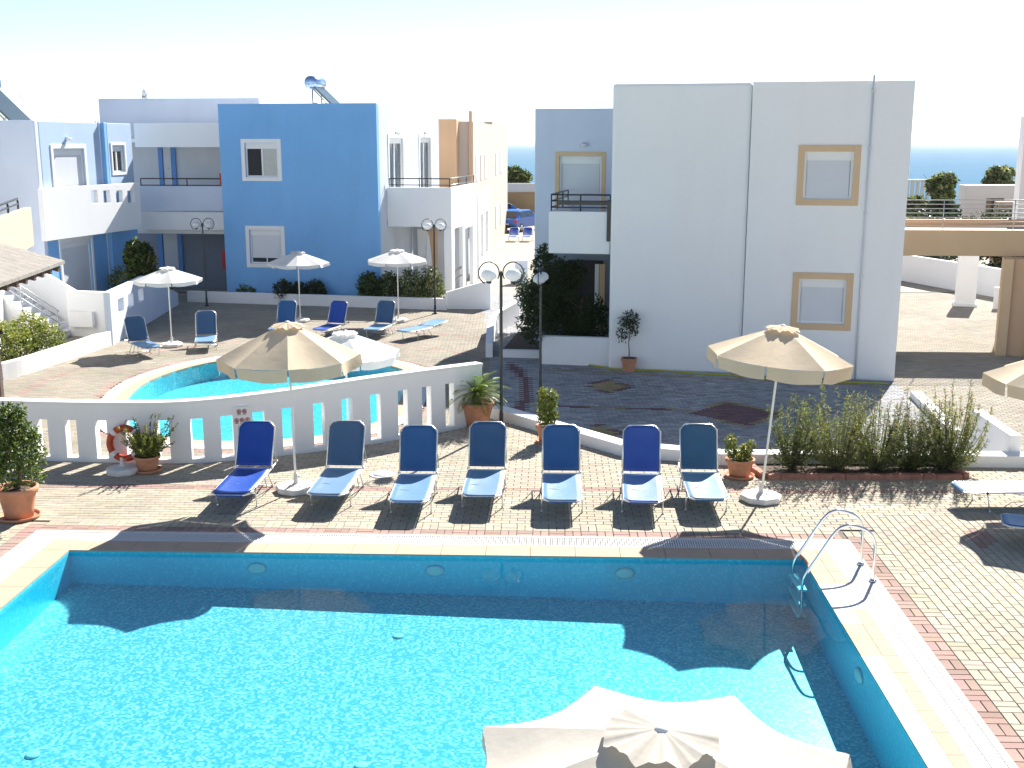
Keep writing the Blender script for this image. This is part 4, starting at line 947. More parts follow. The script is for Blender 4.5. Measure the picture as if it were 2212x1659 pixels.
mb = MB(); mb.fbox(FW, .0, 8.98, ZT-.34, UR, 9.2, ZT-.02); mb.fbox(FW, .0, .26, ZT-.345, .2, 8.97, ZT-.02); mb.fbox(FW, UR-.2, .26, ZT-.345, UR, 8.97, ZT-.02); mb.obj('parapet', M['white'], wb)
ud = FW.uz(1866, 500, 0)[0]; MB().tube([FW.w(ud, -.14, GZ), FW.w(ud, -.14, ZT+.12)], .026, 8).obj('downpipe', M['shutter'], wb)
mb = MB()
for z in (0.6, 2.2, 3.8, 5.4, 6.8): mb.fbox(FW, ud-.045, -.17, z, ud+.045, -.09, z+.04)
mb.obj('pipe_brackets', M['shutter'], wb)
VW = 3.5
uw0 = FW.uz(1155, 400, VW)[0]; zw = FW.uz(1235, 234, VW)[1]; rd = rect(FW, VW, 1199, 328, 1308, 470)
rd = (rd[0], 2.65, rd[2], rd[3])
facade(wb, FW, VW, uw0, 2.2, 2.3, zw, .25, [sh(rd, .13)], 'lilac_white', bevel=.03); MB().fbox(FW, uw0+.25, VW+.02, GZ, 2.2, VW+.25, 2.298).obj('ground_floor_wall', M['grey_dark'], wb); MB().fbox(FW, uw0, VW, GZ, uw0+.248, VW+.25, 2.298).obj('corner_pillar', M['lilac_white'], wb)  # ground floor wall coloured darker to carry the shade under the balcony
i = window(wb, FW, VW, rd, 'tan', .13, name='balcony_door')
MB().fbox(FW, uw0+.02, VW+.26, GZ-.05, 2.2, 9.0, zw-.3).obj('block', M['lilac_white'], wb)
wall_lamp(wb, FW, 1263, 312, VW)
VB = .35; rb = rect(FW, VB, 1185, 457, 1312, 548)
MB().fbox(FW, rb[0], VB, rb[1], -.05, VB+.15, rb[3]).obj('balcony_parapet', M['white'], wb, bevel=.015)
MB().fbox(FW, rb[0], VB+.152, rb[1], rb[0]+.14, VW-.01, rb[3]-.002).obj('balcony_parapet', M['white'], wb)
MB().fbox(FW, rb[0]+.142, VB+.152, rb[1]+.02, -.05, VW-.01, rb[1]+.25).obj('balcony_slab', M['white'], wb)
zt = FW.uz(1250, 421, VB)[1]
MB().fbox(FW, rb[0]+.25, VB+.055, zt-.27, -.13, VB+.075, zt-.17).obj('railing_panel', M['black_metal'], wb)
bars(wb, [FW.w(rb[0]+.06, VW-.1, 0), FW.w(rb[0]+.06, VB+.07, 0), FW.w(-.06, VB+.07, 0)], zt, 3, .17, post=.9, r=.024, drop=.12)
zl = FW.uz(1240, 420, VB-.0)[1]
MB().fbox(FW, -.13, VB-.05, rb[1]+.35, -.01, VB-.006, zt-.12).obj('gap_shade_strip', M['black_metal'], wb)  # dark strip painted in for the shaded gap between parapet and main wall
rp = rect(FW, VB, 1170, 728, 1312, 780)
MB().fbox(FW, rp[0], VB, GZ-.05, 0, VB+.2, rp[3]).obj('terrace_wall', M['white'], wb, bevel=.015)
# ground floor room behind the terrace wall
rg = (rp[0]+.35, GZ+.1, 1.5, 2.0)
MB().fbox(FW, uw0+1.1, VW-.04, GZ, uw0+2.1, VW-.0, 2.1).obj('patio_shade_panel', M['dark_inside'], wb)  # dark panel added to deepen the shade behind the terrace wall
uq = FW.uz(1302, 600, VW-.1)[0]; MB().fbox(FW, uq-.10, VW-.10, GZ, uq+.06, VW-.03, 2.0).obj('door_trim', M['tan'], wb)
MB().fbox(FW, uq-.24, VW-.09, GZ, uq-.12, VW-.03, 2.0).obj('door_frame', M['white_trim'], wb)
# dark hedge in the ground floor terrace
hd = thing('hedge_tree', 'dark green climbing cypress filling the ground floor terrace of the white building', 'tree', (1.6, 31.8, GZ))
cx, cy = FW.w(-.95, 1.55, 0)[:2]; bl = []
for (x, y, Yv, rp_) in ((1175, 545, 31.6, 16), (1172, 580, 31.6, 24), (1178, 620, 31.8, 34), (1200, 590, 32.6, 30), (1222, 600, 32.8, 28), (1205, 640, 32.6, 36), (1185, 670, 32.2, 36), (1228, 660, 32.6, 34), (1250, 690, 32.2, 26), (1285, 670, 32.4, 26), (1290, 705, 32.2, 26), (1205, 710, 32.4, 38), (1245, 720, 32.4, 34), (1245, 590, 33.2, 22), (1150, 640, 31.2, 26), (1150, 700, 31.2, 32)):
    p = atY(x, y, Yv); q = rp_/FP*Yv; bl.append((p.x, p.y, p.z, q, q*1.1, q*1.25))
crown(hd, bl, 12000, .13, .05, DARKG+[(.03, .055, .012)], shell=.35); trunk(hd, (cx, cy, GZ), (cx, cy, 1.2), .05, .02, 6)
cl = thing('shrub', 'bluish leafed shrub in the planter left of the dark hedge', 'shrub', (.2, 33, GZ))
q = g(1140, 700, GZ+.2); crown(cl, [(q.x, q.y, .6, .38, .5, .55), (q.x+.25, q.y-.3, .1, .35, .4, .5), (q.x-.18, q.y+.6, 1.0, .25, .3, .4)], 1500, .11, .05, DARKG+[(.04, .07, .05)]); trunk(cl, (q.x, q.y, GZ), (q.x, q.y, .6), .03, .015, 4)
pw = thing('planter_wall', 'white planter wall with curved edge beside the dark hedge', 'wall', (-.3, 33, GZ))
a = g(1064, 772, GZ); b = g(1070, 715, GZ); c = g(1100, 672, GZ)
wallrun(MB(), [(a.x, a.y), (a.x-.02, a.y+2.4), (b.x+.1, a.y+4.6), (.25, a.y+6.4)][::-1], -.2, GZ-.05, [GZ+.75, GZ+.6, GZ+.5, GZ+.42]).obj('side_section', M['white'], pw)
wallrun(MB(), [(a.x+.22, a.y), (.80, a.y-.15)], .18, GZ-.05, GZ+.22).obj('front_section', M['white'], pw, bevel=.01)
MB().prism([(a.x+.2, a.y+.1), (.95, a.y), (1.2, a.y+3), (.2, a.y+4)], GZ-.02, GZ+.1).obj('soil', M['soil'], pw)
# ---------------------------------------------------------------- blue building
FB = Fr(-5.03, 43.3, -9); UL = -6.18; ZB = 6.98
bb = thing('blue_building', 'two storey building with a blue end wall, white side and a white corner balcony', 'building', (-5.03, 43.3, GZ))
rA, rB = rect(FB, 0, 522, 300, 608, 391), rect(FB, 0, 532, 488, 616, 578)
facade(bb, FB, 0, UL, 0, GZ-.05, ZB, .25, [sh(rA, .15), sh(rB, .15)], 'blue', bevel=.05)
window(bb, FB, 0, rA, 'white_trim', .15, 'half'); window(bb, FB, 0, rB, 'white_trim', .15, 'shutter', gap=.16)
MB().fbox(FB, UL+.02, .27, GZ-.05, -.27, 10.3, ZB-.3).obj('block', M['white'], bb)
FS = FB.side(0); Ls = FS.uz(948, 300)[0]
def fix_doors(F, xs, y0, zb):
    out = []
    for x0, x1 in xs: a = F.uz(x0, 340)[0]; b = F.uz(x1, 340)[0]; out.append((a, zb, b, F.uz((x0+x1)/2, y0)[1]))
    return out
dr = fix_doors(FS, ((838, 873), (905, 932)), 290, 2.55)
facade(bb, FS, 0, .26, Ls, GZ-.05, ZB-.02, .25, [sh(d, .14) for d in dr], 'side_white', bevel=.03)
for d in dr: window(bb, FS, 0, d, 'white_trim', .14, 'clear', name='balcony_door')
for x, y in ((855, 288), (917, 288)): wall_lamp(bb, FS, x, y, 0)
# balcony at the right
uE = FB.uz(975, 440, 1.2)[0]; rbk = rect(FB, 1.2, 826, 405, 975, 490); zb0, zb1 = rbk[1], rbk[3]
MB().fbox(FB, .02, 1.2, zb0, uE, 1.36, zb1).obj('balcony_parapet', M['white'], bb, bevel=.015)
MB().fbox(FB, .02, 1.37, zb0+.02, uE-.17, 6.8, zb0+.27).obj('balcony_slab', M['white'], bb)
FE = Fr(*FB.w(uE, 1.2, 0)[:2], FB.deg+90)
Le = FE.uz(1030, 450)[0]; oz = lambda x0, y0, x1, y1: rect(FE, 0, x0, y0, x1, y1)
facade(bb, FE, 0, .17, Le, GZ-.05, zb1, .16, [(oz(982, 485, 1000, 560)[0], GZ+.1, oz(982, 485, 1000, 560)[2], zb0-.1), (oz(1005, 475, 1022, 560)[0], GZ-.2, oz(1005, 475, 1022, 560)[2], zb0-.25)], 'white', bevel=.01)
MB().fbox(FB, uE-.30, 1.2, GZ-.05, uE-.002, 1.36, zb0-.002).obj('pillar', M['white'], bb)
mb = MB(); mb.fbox(FE, oz(982, 485, 1000, 560)[0], .06, .55, oz(982, 485, 1000, 560)[2], .10, .62); mb.fbox(FE, oz(982, 485, 1000, 560)[0], .06, .25, oz(982, 485, 1000, 560)[2], .10, .29); mb.obj('opening_rail', M['black_metal'], bb)
zr = FB.uz(900, 386, 1.25)[1]
bars(bb, [FB.w(.1, 1.28, 0), FB.w(uE-.08, 1.28, 0), FB.w(uE-.08, 6.2, 0)], zr, 2, .24, post=1.5, r=.024, drop=.15)
gdz = rect(FB, 5.0, 840, 492, 878, 600)
MB().fbox(FB, .05, 5.0, GZ, uE-.2, 5.1, zb0+.02).obj('gallery_back_wall', M['grey_paint'], bb)
for x0, x1, mm in ((842, 872, 'cream'), (903, 926, 'white_trim'), (928, 945, 'orange')):
    a, b = FB.uz(x0, 530, 4.99)[0], FB.uz(x1, 530, 4.99)[0]; MB().fbox(FB, a, 4.90, GZ, b, 4.995, 2.0).obj('door_frame', M[mm], bb)
    if mm == 'cream': MB().fbox(FB, a+.12, 4.87, GZ, b-.1, 4.90, 1.75).obj('door_pane', M['glass'], bb)
# folded parasol under the balcony
q = atY(925, 560, 44.6); t = thing('parasol', 'folded white parasol standing under the white balcony of the blue building', 'parasol', (q.x, 44.6, GZ))
MB().lathe([(.10, .9), (.17, 1.2), (.13, 1.7), (.05, 2.5), (.02, 2.6)], 10, (q.x, 44.6, GZ)).obj('folded_canopy', M['canvas_white'], t); MB().tube([(q.x, 44.6, GZ), (q.x, 44.6, GZ+.9)], .02, 6).obj('pole', M['white_plastic'], t)
# ---------------------------------------------------------------- gallery between the blocks
FG = Fr(*FB.w(UL-.02, 1.4, 0)[:2], -6)
gb = thing('gallery_building', 'pale recessed gallery wing with open walkway left of the blue wall', 'building', (*FB.w(UL-.02, 1.4, 0)[:2], GZ))
def gp(v, x0, y0, x1, y1, m, d=.2, nm='band', bevel=.01):
    a = rect(FG, v, x0, y0, x1, y1); return MB().fbox(FG, a[0], v, a[1], min(a[2], -.01), v+d, a[3]).obj(nm, M[m], gb, bevel=bevel), a
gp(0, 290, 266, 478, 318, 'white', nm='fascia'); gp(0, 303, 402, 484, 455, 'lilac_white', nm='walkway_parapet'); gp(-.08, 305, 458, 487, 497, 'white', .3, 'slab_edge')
o, a = gp(.3, 290, 497, 490, 505, 'white', 3.0, 'walkway_slab')
VG = 2.4
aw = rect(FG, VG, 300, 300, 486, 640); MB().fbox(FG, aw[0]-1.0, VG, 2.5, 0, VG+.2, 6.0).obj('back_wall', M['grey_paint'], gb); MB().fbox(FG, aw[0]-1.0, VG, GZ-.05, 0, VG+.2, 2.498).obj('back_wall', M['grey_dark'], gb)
MB().fbox(FG, aw[0]-.6, .21, 5.55, -.02, VG-.002, 5.7).obj('walkway_ceiling', M['white'], gb)
for x0, x1, y0, y1 in ((343, 352, 318, 402), (372, 380, 318, 402), (345, 354, 505, 640), (388, 396, 505, 640)):
    q = rect(FG, VG-.06, x0, y0, x1, y1); MB().fbox(FG, q[0], VG-.08, max(q[1], GZ), q[2], VG-.002, q[3]+.2).obj('door_trim', M['blue_trim'], gb)
for x0, x1, y0, y1 in ((353, 371, 318, 402), (355, 387, 505, 640)):
    q = rect(FG, VG-.06, x0, y0, x1, y1); MB().fbox(FG, q[0]+.02, VG-.05, max(q[1], GZ), q[2]-.02, VG-.003, q[3]).obj('door', M['grey_paint'], gb)
    MB().fbox(FG, q[2]-.2, VG-.09, (q[1]+q[3])/2-.1, q[2]-.12, VG-.051, (q[1]+q[3])/2-.05).obj('door_handle', M['steel'], gb)
zr = FG.uz(400, 386, .05)[1]; ur = FG.uz(303, 386, .05)[0]
bars(gb, [FG.w(ur, .08, 0), FG.w(-.1, .08, 0)], zr, 2, .26, post=1.6, r=.026, drop=.1)
for (x, y, hh, nm) in ((482, 388, .5, 'fire_box'), (487, 562, .75, 'fire_box')):
    u_, z_ = FG.uz(x, y, .0); MB().fbox(FG, u_-.12, -.06, z_-hh/2, u_+.10, -.005, z_+hh/2).obj(nm, M['red'], gb)
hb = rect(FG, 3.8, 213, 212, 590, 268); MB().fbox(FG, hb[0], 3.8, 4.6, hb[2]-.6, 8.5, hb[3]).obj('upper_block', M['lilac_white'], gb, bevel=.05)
# ---------------------------------------------------------------- pale blue building, left
P0 = atY(76, 300, 38); lbd = thing('pale_blue_building', 'pale blue building at the left with shuttered door and white balcony with square holes', 'building', (P0.x, 38, GZ))
FL = Fr(P0.x, 38, -8); ZL = 6.27
MB().fbox(FL, -6, 0, GZ-.05, 0, .24, ZL).obj('wall', M['lilac_white'], lbd, bevel=.03)
FLs = FL.side(0); L1 = FLs.uz(216, 300)[0]
dq = (FLs.uz(110, 340)[0], 2.4, FLs.uz(186, 340)[0], FLs.uz(148, 312)[1]); dlow = (FLs.uz(130, 560)[0], GZ, FLs.uz(203, 560)[0], FLs.uz(165, 512)[1])
facade(lbd, FLs, 0, .25, L1, 2.3, ZL-.02, .2, [sh(dq, .14)], 'pale_blue', bevel=.02); facade(lbd, FLs, .01, .25, L1, GZ-.05, 2.298, .19, [(dlow[0]+.12, GZ, dlow[2]-.12, dlow[3]-.12)], 'blue')
window(lbd, FLs, 0, dq, 'white_trim', .14, name='balcony_door'); window(lbd, FLs, 0, (dlow[0], GZ-.14, dlow[2], dlow[3]), 'white_trim', .12, name='entrance_door')
wall_lamp(lbd, FLs, 143, 300, 0)
MB().fbox(FL, -6, .25, GZ-.05, -.22, L1, ZL-.25).obj('block', M['pale_blue'], lbd)
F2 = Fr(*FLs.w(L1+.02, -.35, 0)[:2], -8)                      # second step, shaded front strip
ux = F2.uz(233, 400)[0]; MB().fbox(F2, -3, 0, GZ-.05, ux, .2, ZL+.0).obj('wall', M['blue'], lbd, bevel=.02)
F2s = Fr(*F2.w(ux, 0, 0)[:2], 82); L2 = F2s.uz(291, 400)[0]
wq = rect(F2s, 0, 240, 308, 272, 378); facade(lbd, F2s, .01, .21, L2, GZ-.05, 2.298, .19, [], 'blue'); facade(lbd, F2s, 0, .21, L2, 2.3, ZL-.02, .2, [sh(wq, .10)], 'pale_blue', bevel=.02); window(lbd, F2s, 0, wq, 'white_trim', .10, 'clear')
MB().fbox(F2, -3, .21, GZ-.05, ux-.22, L2, ZL-.25).obj('block', M['pale_blue'], lbd)
mb = MB(); 
for x in (219, 224): u_ = F2.uz(x, 400)[0]; mb.tube([F2.w(u_, -.05, GZ), F2.w(u_, -.05, ZL+.05)], .028, 6)
mb.obj('downpipe', M['lilac_white'], lbd)
# balcony
A0 = atY(93, 450, 37.9); A1 = atY(304, 440, 43.6); dv = Vector((A1.x-A0.x, A1.y-A0.y)); FP_ = Fr(A0.x, A0.y, math.degrees(math.atan2(dv.y, dv.x)))
zt_, zb_ = FP_.uz(100, 407)[1], FP_.uz(100, 503)[1]; ub = FP_.uz(205, 480)[0]; zlo = 2.35
ho = []
for x in (204, 231, 258, 283):
    a, b = FP_.uz(x-7, 425)[0], FP_.uz(x+7, 425)[0]; z_ = FP_.uz(x, 425)[1]; ho.append((a, z_-.22, b, z_+.22))
facade(lbd, FP_, -.0, 0, dv.length, zlo, zt_, .16, ho, 'white', 'balcony_parapet', bevel=.01)
MB().prism([FP_.w(.02, .17, 0)[:2], FP_.w(dv.length-.02, .17, 0)[:2], FLs.w(dv.length, .02, 0)[:2], FLs.w(.3, -.01, 0)[:2]], zlo+.02, zlo+.25).obj('balcony_slab', M['white'], lbd)
# nearer cream balcony block at far left
cb = thing('cream_balcony', 'cream balcony parapet with dark handrail at the left edge', 'balcony', (-12, 28, 2.9))
wallrun(MB(), [(-10.9, 23.5), (-12.55, 30.0)], .18, 2.92, 3.92).obj('parapet', M['balcony_cream'], cb, bevel=.01); wallrun(MB(), [(-11.1, 23.5), (-12.75, 30.0)], 3.5, 2.72, 2.915).obj('slab', M['cream'], cb)
bars(cb, [(-11.05, 24), (-12.5, 29.1)], 4.18, 2, .13, post=1.7, r=.03, drop=.15)
lw = thing('white_house', 'sunlit white house wall sliver at the left edge behind the cream balcony', 'building', (-16.2, 34, GZ))
wallrun(MB(), [(-14.6, 31.5), (-15.9, 35.3)], 2.5, GZ, 6.2).obj('wall', M['white'], lw)
# ---------------------------------------------------------------- far orange building
FO = Fr(-2.78, 56, -4); ob_ = thing('orange_building', 'distant orange and cream building behind the white balcony', 'building', (-2.78, 56, GZ))
zo = FO.uz(970, 257)[1]; uo = FO.uz(986, 300)[0]
MB().fbox(FO, -6, 0, GZ, uo, 6, zo).obj('wall', M['orange'], ob_, bevel=.03)
MB().fbox(FO, uo+.002, 1.0, GZ, FO.uz(1022, 300, 1.0)[0], 12, zo-.1).obj('wall', M['cream'], ob_)
MB().fbox(FO, FO.uz(1013, 300, .9)[0], .85, GZ, FO.uz(1020, 300, .9)[0], .99, zo+.4).obj('pilaster', M['orange'], ob_)
b1 = FO.uz(1064, 300, 12.2)[0]; MB().fbox(FO, uo+.2, 12.1, GZ, b1, 24, FO.uz(1040, 263, 12)[1]).obj('wall', M['cream'], ob_)
mb = MB(); 
for z in (.4, 3.6):
    for v in (2.2, 4.6, 7): a_ = FO.uz(1022, 300, 1.0)[0]; mb = MB().fbox(FO, a_+.005, v, z, a_+.03, v+1.1, z+1.3); mb.obj('window', M['shutter'], ob_)
for z in (.4, 3.6):
    for v in (14, 17.5): MB().fbox(FO, b1+.002, v, z, b1+.03, v+1.2, z+1.3).obj('window', M['shutter'], ob_)
# low white arcade beyond the balcony
ar = thing('white_annex', 'sunlit white annex with openings beside the lane behind the blue building', 'building', (-2, 52, GZ))
FA = Fr(*atY(1034, 450, 51.5).xy, 86); La = FA.uz(1058, 450)[0]
facade(ar, FA, 0, 0, La, GZ-.05, 3.3, .2, [(1.0, .3, 2.2, 2.3), (3.4, .3, 4.6, 2.3)], 'white', bevel=.01); MB().fbox(FA, .2, .5, GZ, La, 1.6, 3.1).obj('block', M['grey_paint'], ar)
# ---------------------------------------------------------------- low walls of the lower terrace
def lowwall(label, p0, p1, h, m='white', w_=.18, ops=None, name='terrace_wall', hh=None):
    t = thing(name, label, 'wall', (p0.x, p0.y, GZ)); F = Fr(p0.x, p0.y, math.degrees(math.atan2(p1.y-p0.y, p1.x-p0.x))); L_3 = (p1-p0).xy.length
    if ops: facade(t, F, 0, 0, L_3, GZ-.03, GZ+h, w_, ops, m, bevel=.01)
    else: wallrun(MB(), [p0.xy, p1.xy], w_, GZ-.03, hh or GZ+h).obj('wall', M[m], t, bevel=.01)
    return F
lowwall('long low white wall at the foot of the blue building', g(405, 652, GZ), g(962, 670, GZ), .42)
lowwall('taller white wall block right of the nearest far lamp post', g(962, 668, GZ)+Vector((.02, .05, 0)), g(1060, 668, GZ), 1.05, hh=[GZ+.62, GZ+1.1])
a, b = g(245, 745, GZ), g(386, 658, GZ)
cw = thing('terrace_wall', 'sloping bluish wall with three square holes left of the leftmost white parasol', 'wall', (a.x, a.y, GZ)); FC = Fr(a.x, a.y, math.degrees(math.atan2(b.y-a.y, b.x-a.x))); Lc = (b-a).xy.length
ho = []
for x0, x1, y0, y1 in ((254, 267, 634, 659), (276, 288, 629, 651), (299, 310, 624, 643)):
    r_ = rect(FC, 0, x0, y0, x1, y1); ho.append(r_)
ho = [(o[0], .35, o[2], .78) for o in ho]
facade(cw, FC, 0, 0, 4.3, GZ-.03, 1.12, .2, ho, 'lilac_white', bevel=.01)
wallrun(MB(), [FC.w(4.302, 0, 0)[:2], FC.w(Lc, 0, 0)[:2]], .2, GZ-.03, [1.12, -.05]).obj('sloping_section', M['lilac_white'], cw)
a2 = g(130, 722, GZ); F_ = lowwall('pale grey wall with a small raised panel at the foot of the white stairs', Vector((atY(148, 700, 36).x, 36, 0)), Vector((atY(243, 700, 35.6).x, 35.6, 0)), 1.45)
pz = rect(F_, 0, 155, 672, 206, 705); tp = thing('meter_box', 'white meter box panel on the pale grey wall by the stairs', 'meter box', (-13.5, 36, 0)); MB().fbox(F_, pz[0], -.16, pz[1], pz[2], -.004, pz[3]).obj('door', M['white'], tp, bevel=.01)
cp = [g(x, y, GZ) for x, y in ((8, 822), (60, 808), (120, 788), (185, 766), (246, 744))]
cwt = thing('terrace_wall', 'curved sunlit white wall bordering the lower terrace at left', 'wall', (cp[0].x, cp[0].y, GZ))
sp = smooth_open([p.xy for p in cp], 5); wallrun(MB(), sp, .22, GZ-.03, GZ+.44).obj('wall', M['white'], cwt)
yb = thing('shrub', 'rounded yellow green bush behind the curved white wall at left', 'shrub', (-14.3, 32, GZ)); 
crown(yb, [(-14.2, 31.3, GZ+.55, .8, .9, .55), (-13.5, 32.3, GZ+.5, .6, .7, .5), (-14.9, 31.5, GZ+.8, .7, .7, .5), (-14.0, 32.6, GZ+.75, .6, .6, .5)], 7000, .10, .05, YELG+GREEN, tip=[(.30, .31, .05)]); trunk(yb, (-14.2, 31.8, GZ), (-14.2, 31.8, .2), .06, .03, 4)
# stairs
stt = thing('outdoor_stairs', 'white outdoor staircase with tubular handrails at the left', 'stairs', (-14.5, 35.5, GZ))
E0 = atY(146, 705, 35.6); 
for i in range(9):
    x1 = E0.x-.1-i*.27; MB().box(x1-.27, 35.3, GZ, x1, 36.6, GZ+.19*(i+1)).obj('step', M['white_trim'], stt)
mb = MB()
for dz in (.45, .65, .85): mb.tube([(E0.x-.1, 35.28, GZ+.05+dz), (E0.x-2.5, 35.28, GZ+1.75+dz)], .018, 6)
for i in (0, 1, 2): mb.tube([(E0.x-.15-1.1*i, 35.28, GZ+.1+i*.77), (E0.x-.15-1.1*i, 35.28, GZ+.92+i*.77)], .018, 6)
mb.obj('handrail', M['steel'], stt)
wallrun(MB(), [(E0.x-2.9, 36.75), (E0.x+.12, 36.75)], .16, GZ, [GZ+3.1, GZ+1.2]).obj('side_wall', M['white'], stt)
# ---------------------------------------------------------------- pergola roof and post
pg = thing('pergola', 'tiled pergola roof with dark rafters on a dark timber post at the left edge', 'pergola', (-9.05, 20.3, 0))
ea, eb = Vector((-9.12, 19.2, 3.02)), Vector((-9.62, 24.5, 3.02)); sl_ = Vector((-3.2, -.3, .95)); th = Vector((0, 0, .07))
NT = 14
for i in range(NT):
    p0, p1 = ea.lerp(eb, i/NT), ea.lerp(eb, (i+.97)/NT); MB().hexa([p0, p1, p1+sl_, p0+sl_, p0+th, p1+th, p1+sl_+th, p0+sl_+th]).obj('roof_tile_row', M['roof_tile'], pg)
for i in range(10):
    p = ea.lerp(eb, (i+.4)/10); d = Vector((0, .05, 0)); q = Vector((0, 0, -.13)); s2 = sl_; o = Vector((-.05, 0, -.005)); P = [p+o+q-d, p+o+q+d, p+o+q+d+s2, p+o+q-d+s2, p+o-d, p+o+d, p+o+d+s2, p+o-d+s2]; MB().hexa(P).obj('rafter', M['wood_dark'], pg)
be = MB(); a_, b_2 = ea+Vector((-.45, 0, -.0)), eb+Vector((-.45, 0, 0)); be.hexa([a_+Vector((-.08, 0, -.2)), a_+Vector((.06, 0, -.2)), b_2+Vector((.06, 0, -.2)), b_2+Vector((-.08, 0, -.2)), a_+Vector((-.08, 0, .02)), a_+Vector((.06, 0, .02)), b_2+Vector((.06, 0, .02)), b_2+Vector((-.08, 0, .02))]); be.obj('beam', M['wood_dark'], pg)
pp = g(14, 905); MB().box(pp.x-.19, pp.y-.07, 0, pp.x-.03, pp.y+.08, 3.0).obj('post', M['wood_dark'], pg, bevel=.01)
lt2 = thing('wall_lantern', 'brown lantern cap fixed to the pergola post', 'lantern', (pp.x, pp.y, 1.4)); zc = atY(10, 718, pp.y).z
MB().lathe([(.02, .10), (.16, .0), (.17, -.02), (.02, -.03)], 4, (pp.x+.02, pp.y-.09, zc)).obj('cap', M['wood_dark'], lt2); MB().lathe([(.06, -.03), (.08, -.2), (.03, -.24)], 6, (pp.x+.02, pp.y-.12, zc)).obj('glass', M['curtain'], lt2)
# ---------------------------------------------------------------- right side: bridge and beyond
br = thing('footbridge', 'orange beige footbridge with steel rail joining the white building at right', 'bridge', (15, 33, 2.5))
FR_ = Fr(10.8, 33.6, -3)
b0 = rect(FR_, 0, 1952, 497, 2212, 553)
MB().fbox(FR_, -.3, 0, b0[1], 12, .25, b0[3]).obj('front_beam', M['tan'], br, bevel=.01)
MB().fbox(FR_, -.3, .26, b0[3]-.4, 12, 2.8, b0[3]-.12).obj('deck_slab', M['cream'], br)
MB().fbox(FR_, -.3, 2.81, b0[1], 12, 3.0, b0[3]+.12).obj('back_beam', M['orange'], br)
zr = FR_.uz(2080, 432, .1)[1]
bars(br, [FR_.w(-.2, .12, 0), FR_.w(12, .12, 0)], zr, 7, (zr-b0[3]-.06)/6.4, 'steel', post=1.9, r=.016, drop=.1)
FCo = Fr(*g(2150, 768, GZ).xy, -20)
MB().fbox(FCo, 0, 0, GZ, .28, .9, b0[1]).obj('column', M['tan'], br, bevel=.01); MB().fbox(FCo, .29, .12, GZ, .80, .85, b0[1]).obj('column', M['orange'], br); MB().fbox(FCo, .81, 0, GZ, 1.3, .9, b0[1]).obj('column', M['tan'], br, bevel=.01)
c2 = g(2085, 662, GZ); wc = thing('white_column', 'square white column supporting the walkway behind the footbridge', 'column', (c2.x, c2.y, GZ)); Fc2 = Fr(c2.x, c2.y, -15)
MB().fbox(Fc2, -.35, 0, GZ, .35, .5, 1.95).obj('shaft', M['white'], wc, bevel=.01); MB().fbox(Fc2, -.42, -.07, GZ, .42, .57, GZ+.12).obj('plinth', M['white'], wc, bevel=.01)
lowwall('long curved white wall beyond the paved court at right', Vector((17.2, 51.8, 0)), Vector((19.5, 44.5, 0)), 1.15)
lowwall('short white wall with a lit ledge behind the orange column', Vector((17.9, 42.0, 0)), Vector((23, 40.2, 0)), .8)
hg = thing('hedge', 'dark hedge seen under and through the footbridge', 'hedge', (22, 56, GZ)); crown(hg, [(18+2.0*k, 56+.5*math.sin(k), .9+.2*math.sin(k*2.2), 1.7, 1.6, 1.45) for k in range(8)], 12000, .2, .12, DARKG, shell=.4); trunk(hg, (22, 56, GZ), (22, 56, 1.5), .15, .06, 4)
MBo = thing('orange_house', 'orange house corner behind the footbridge rail at the right edge', 'building', (27, 58, GZ)); p_ = atY(2155, 470, 58); MB().box(p_.x, 58, GZ, p_.x+6, 58.6, atY(2180, 436, 58).z).obj('wall', M['orange'], MBo, bevel=.03)
fw = thing('white_house', 'flat roofed white house beyond the footbridge at right', 'building', (26, 66, GZ)); p_ = atY(2085, 440, 66); MB().box(p_.x, 66, GZ, p_.x+9, 67.2, atY(2140, 400, 66).z).obj('wall', M['far_white'], fw, bevel=.05)
MB().box(p_.x+1.2, 65.97, 1.2, p_.x+2.2, 65.995, 2.4).obj('window', M['glass'], fw)
ev = thing('white_house', 'white wall cut off by the right edge above the footbridge', 'building', (18, 38, 4)); p_ = atY(2208, 350, 38.5); MB().box(p_.x, 38.5, 2.9, p_.x+5, 38.9, 6.4).obj('wall', M['white'], ev); MB().box(p_.x+.4, 38.44, 4, p_.x+1.4, 38.49, 5.4).obj('window', M['shutter'], ev)
def tree(label, px0, px1, ytop, Y, ybot=None, n=3500, cols=None, leaf=.28, name='tree', f=.5, zb=None):
    cx = (px0+px1)/2; q = atY(cx, ytop, Y); rx = (px1-px0)/2/FP*Y; zt2 = q.z; zb2 = atY(cx, ybot, Y).z if ybot else GZ+1; gz = zb if zb is not None else GZ
    t = thing(name, label, 'tree', (q.x, Y, gz)); cz = (zt2+zb2)/2; rz = (zt2-zb2)/2
    crown(t, blobset(q.x, Y, cz, rx*.72, rx*.72, rz*.72, 9, f), n, leaf, leaf*.6, cols or DARKG+GREEN, shell=.5); trunk(t, (q.x, Y, gz), (q.x, Y, cz), .04*rx+.08, .05, 6); return t
tree('rounded green tree left of the flat white house beyond the footbridge', 1993, 2084, 360, 72, 452, 5500, cols=DARKG+GREEN+OLIVE)
tree('wide ragged tree above the roof of the flat white house at right', 2108, 2230, 345, 78, 432, 5000, cols=OLIVE+DARKG, f=.42)
tree('dark rounded tree beyond the ochre wall in the gap between the buildings', 1066, 1160, 354, 96, 412, 5000, leaf=.35, f=.62)
tree('dark tree edge peeping out behind the orange building', 1050, 1088, 362, 104, 402, 1500, leaf=.35)
tree('dark twiggy trees behind the footbridge rail beside the white building', 1950, 2010, 418, 60, 482, 2500, cols=DARKG+OLIVE)
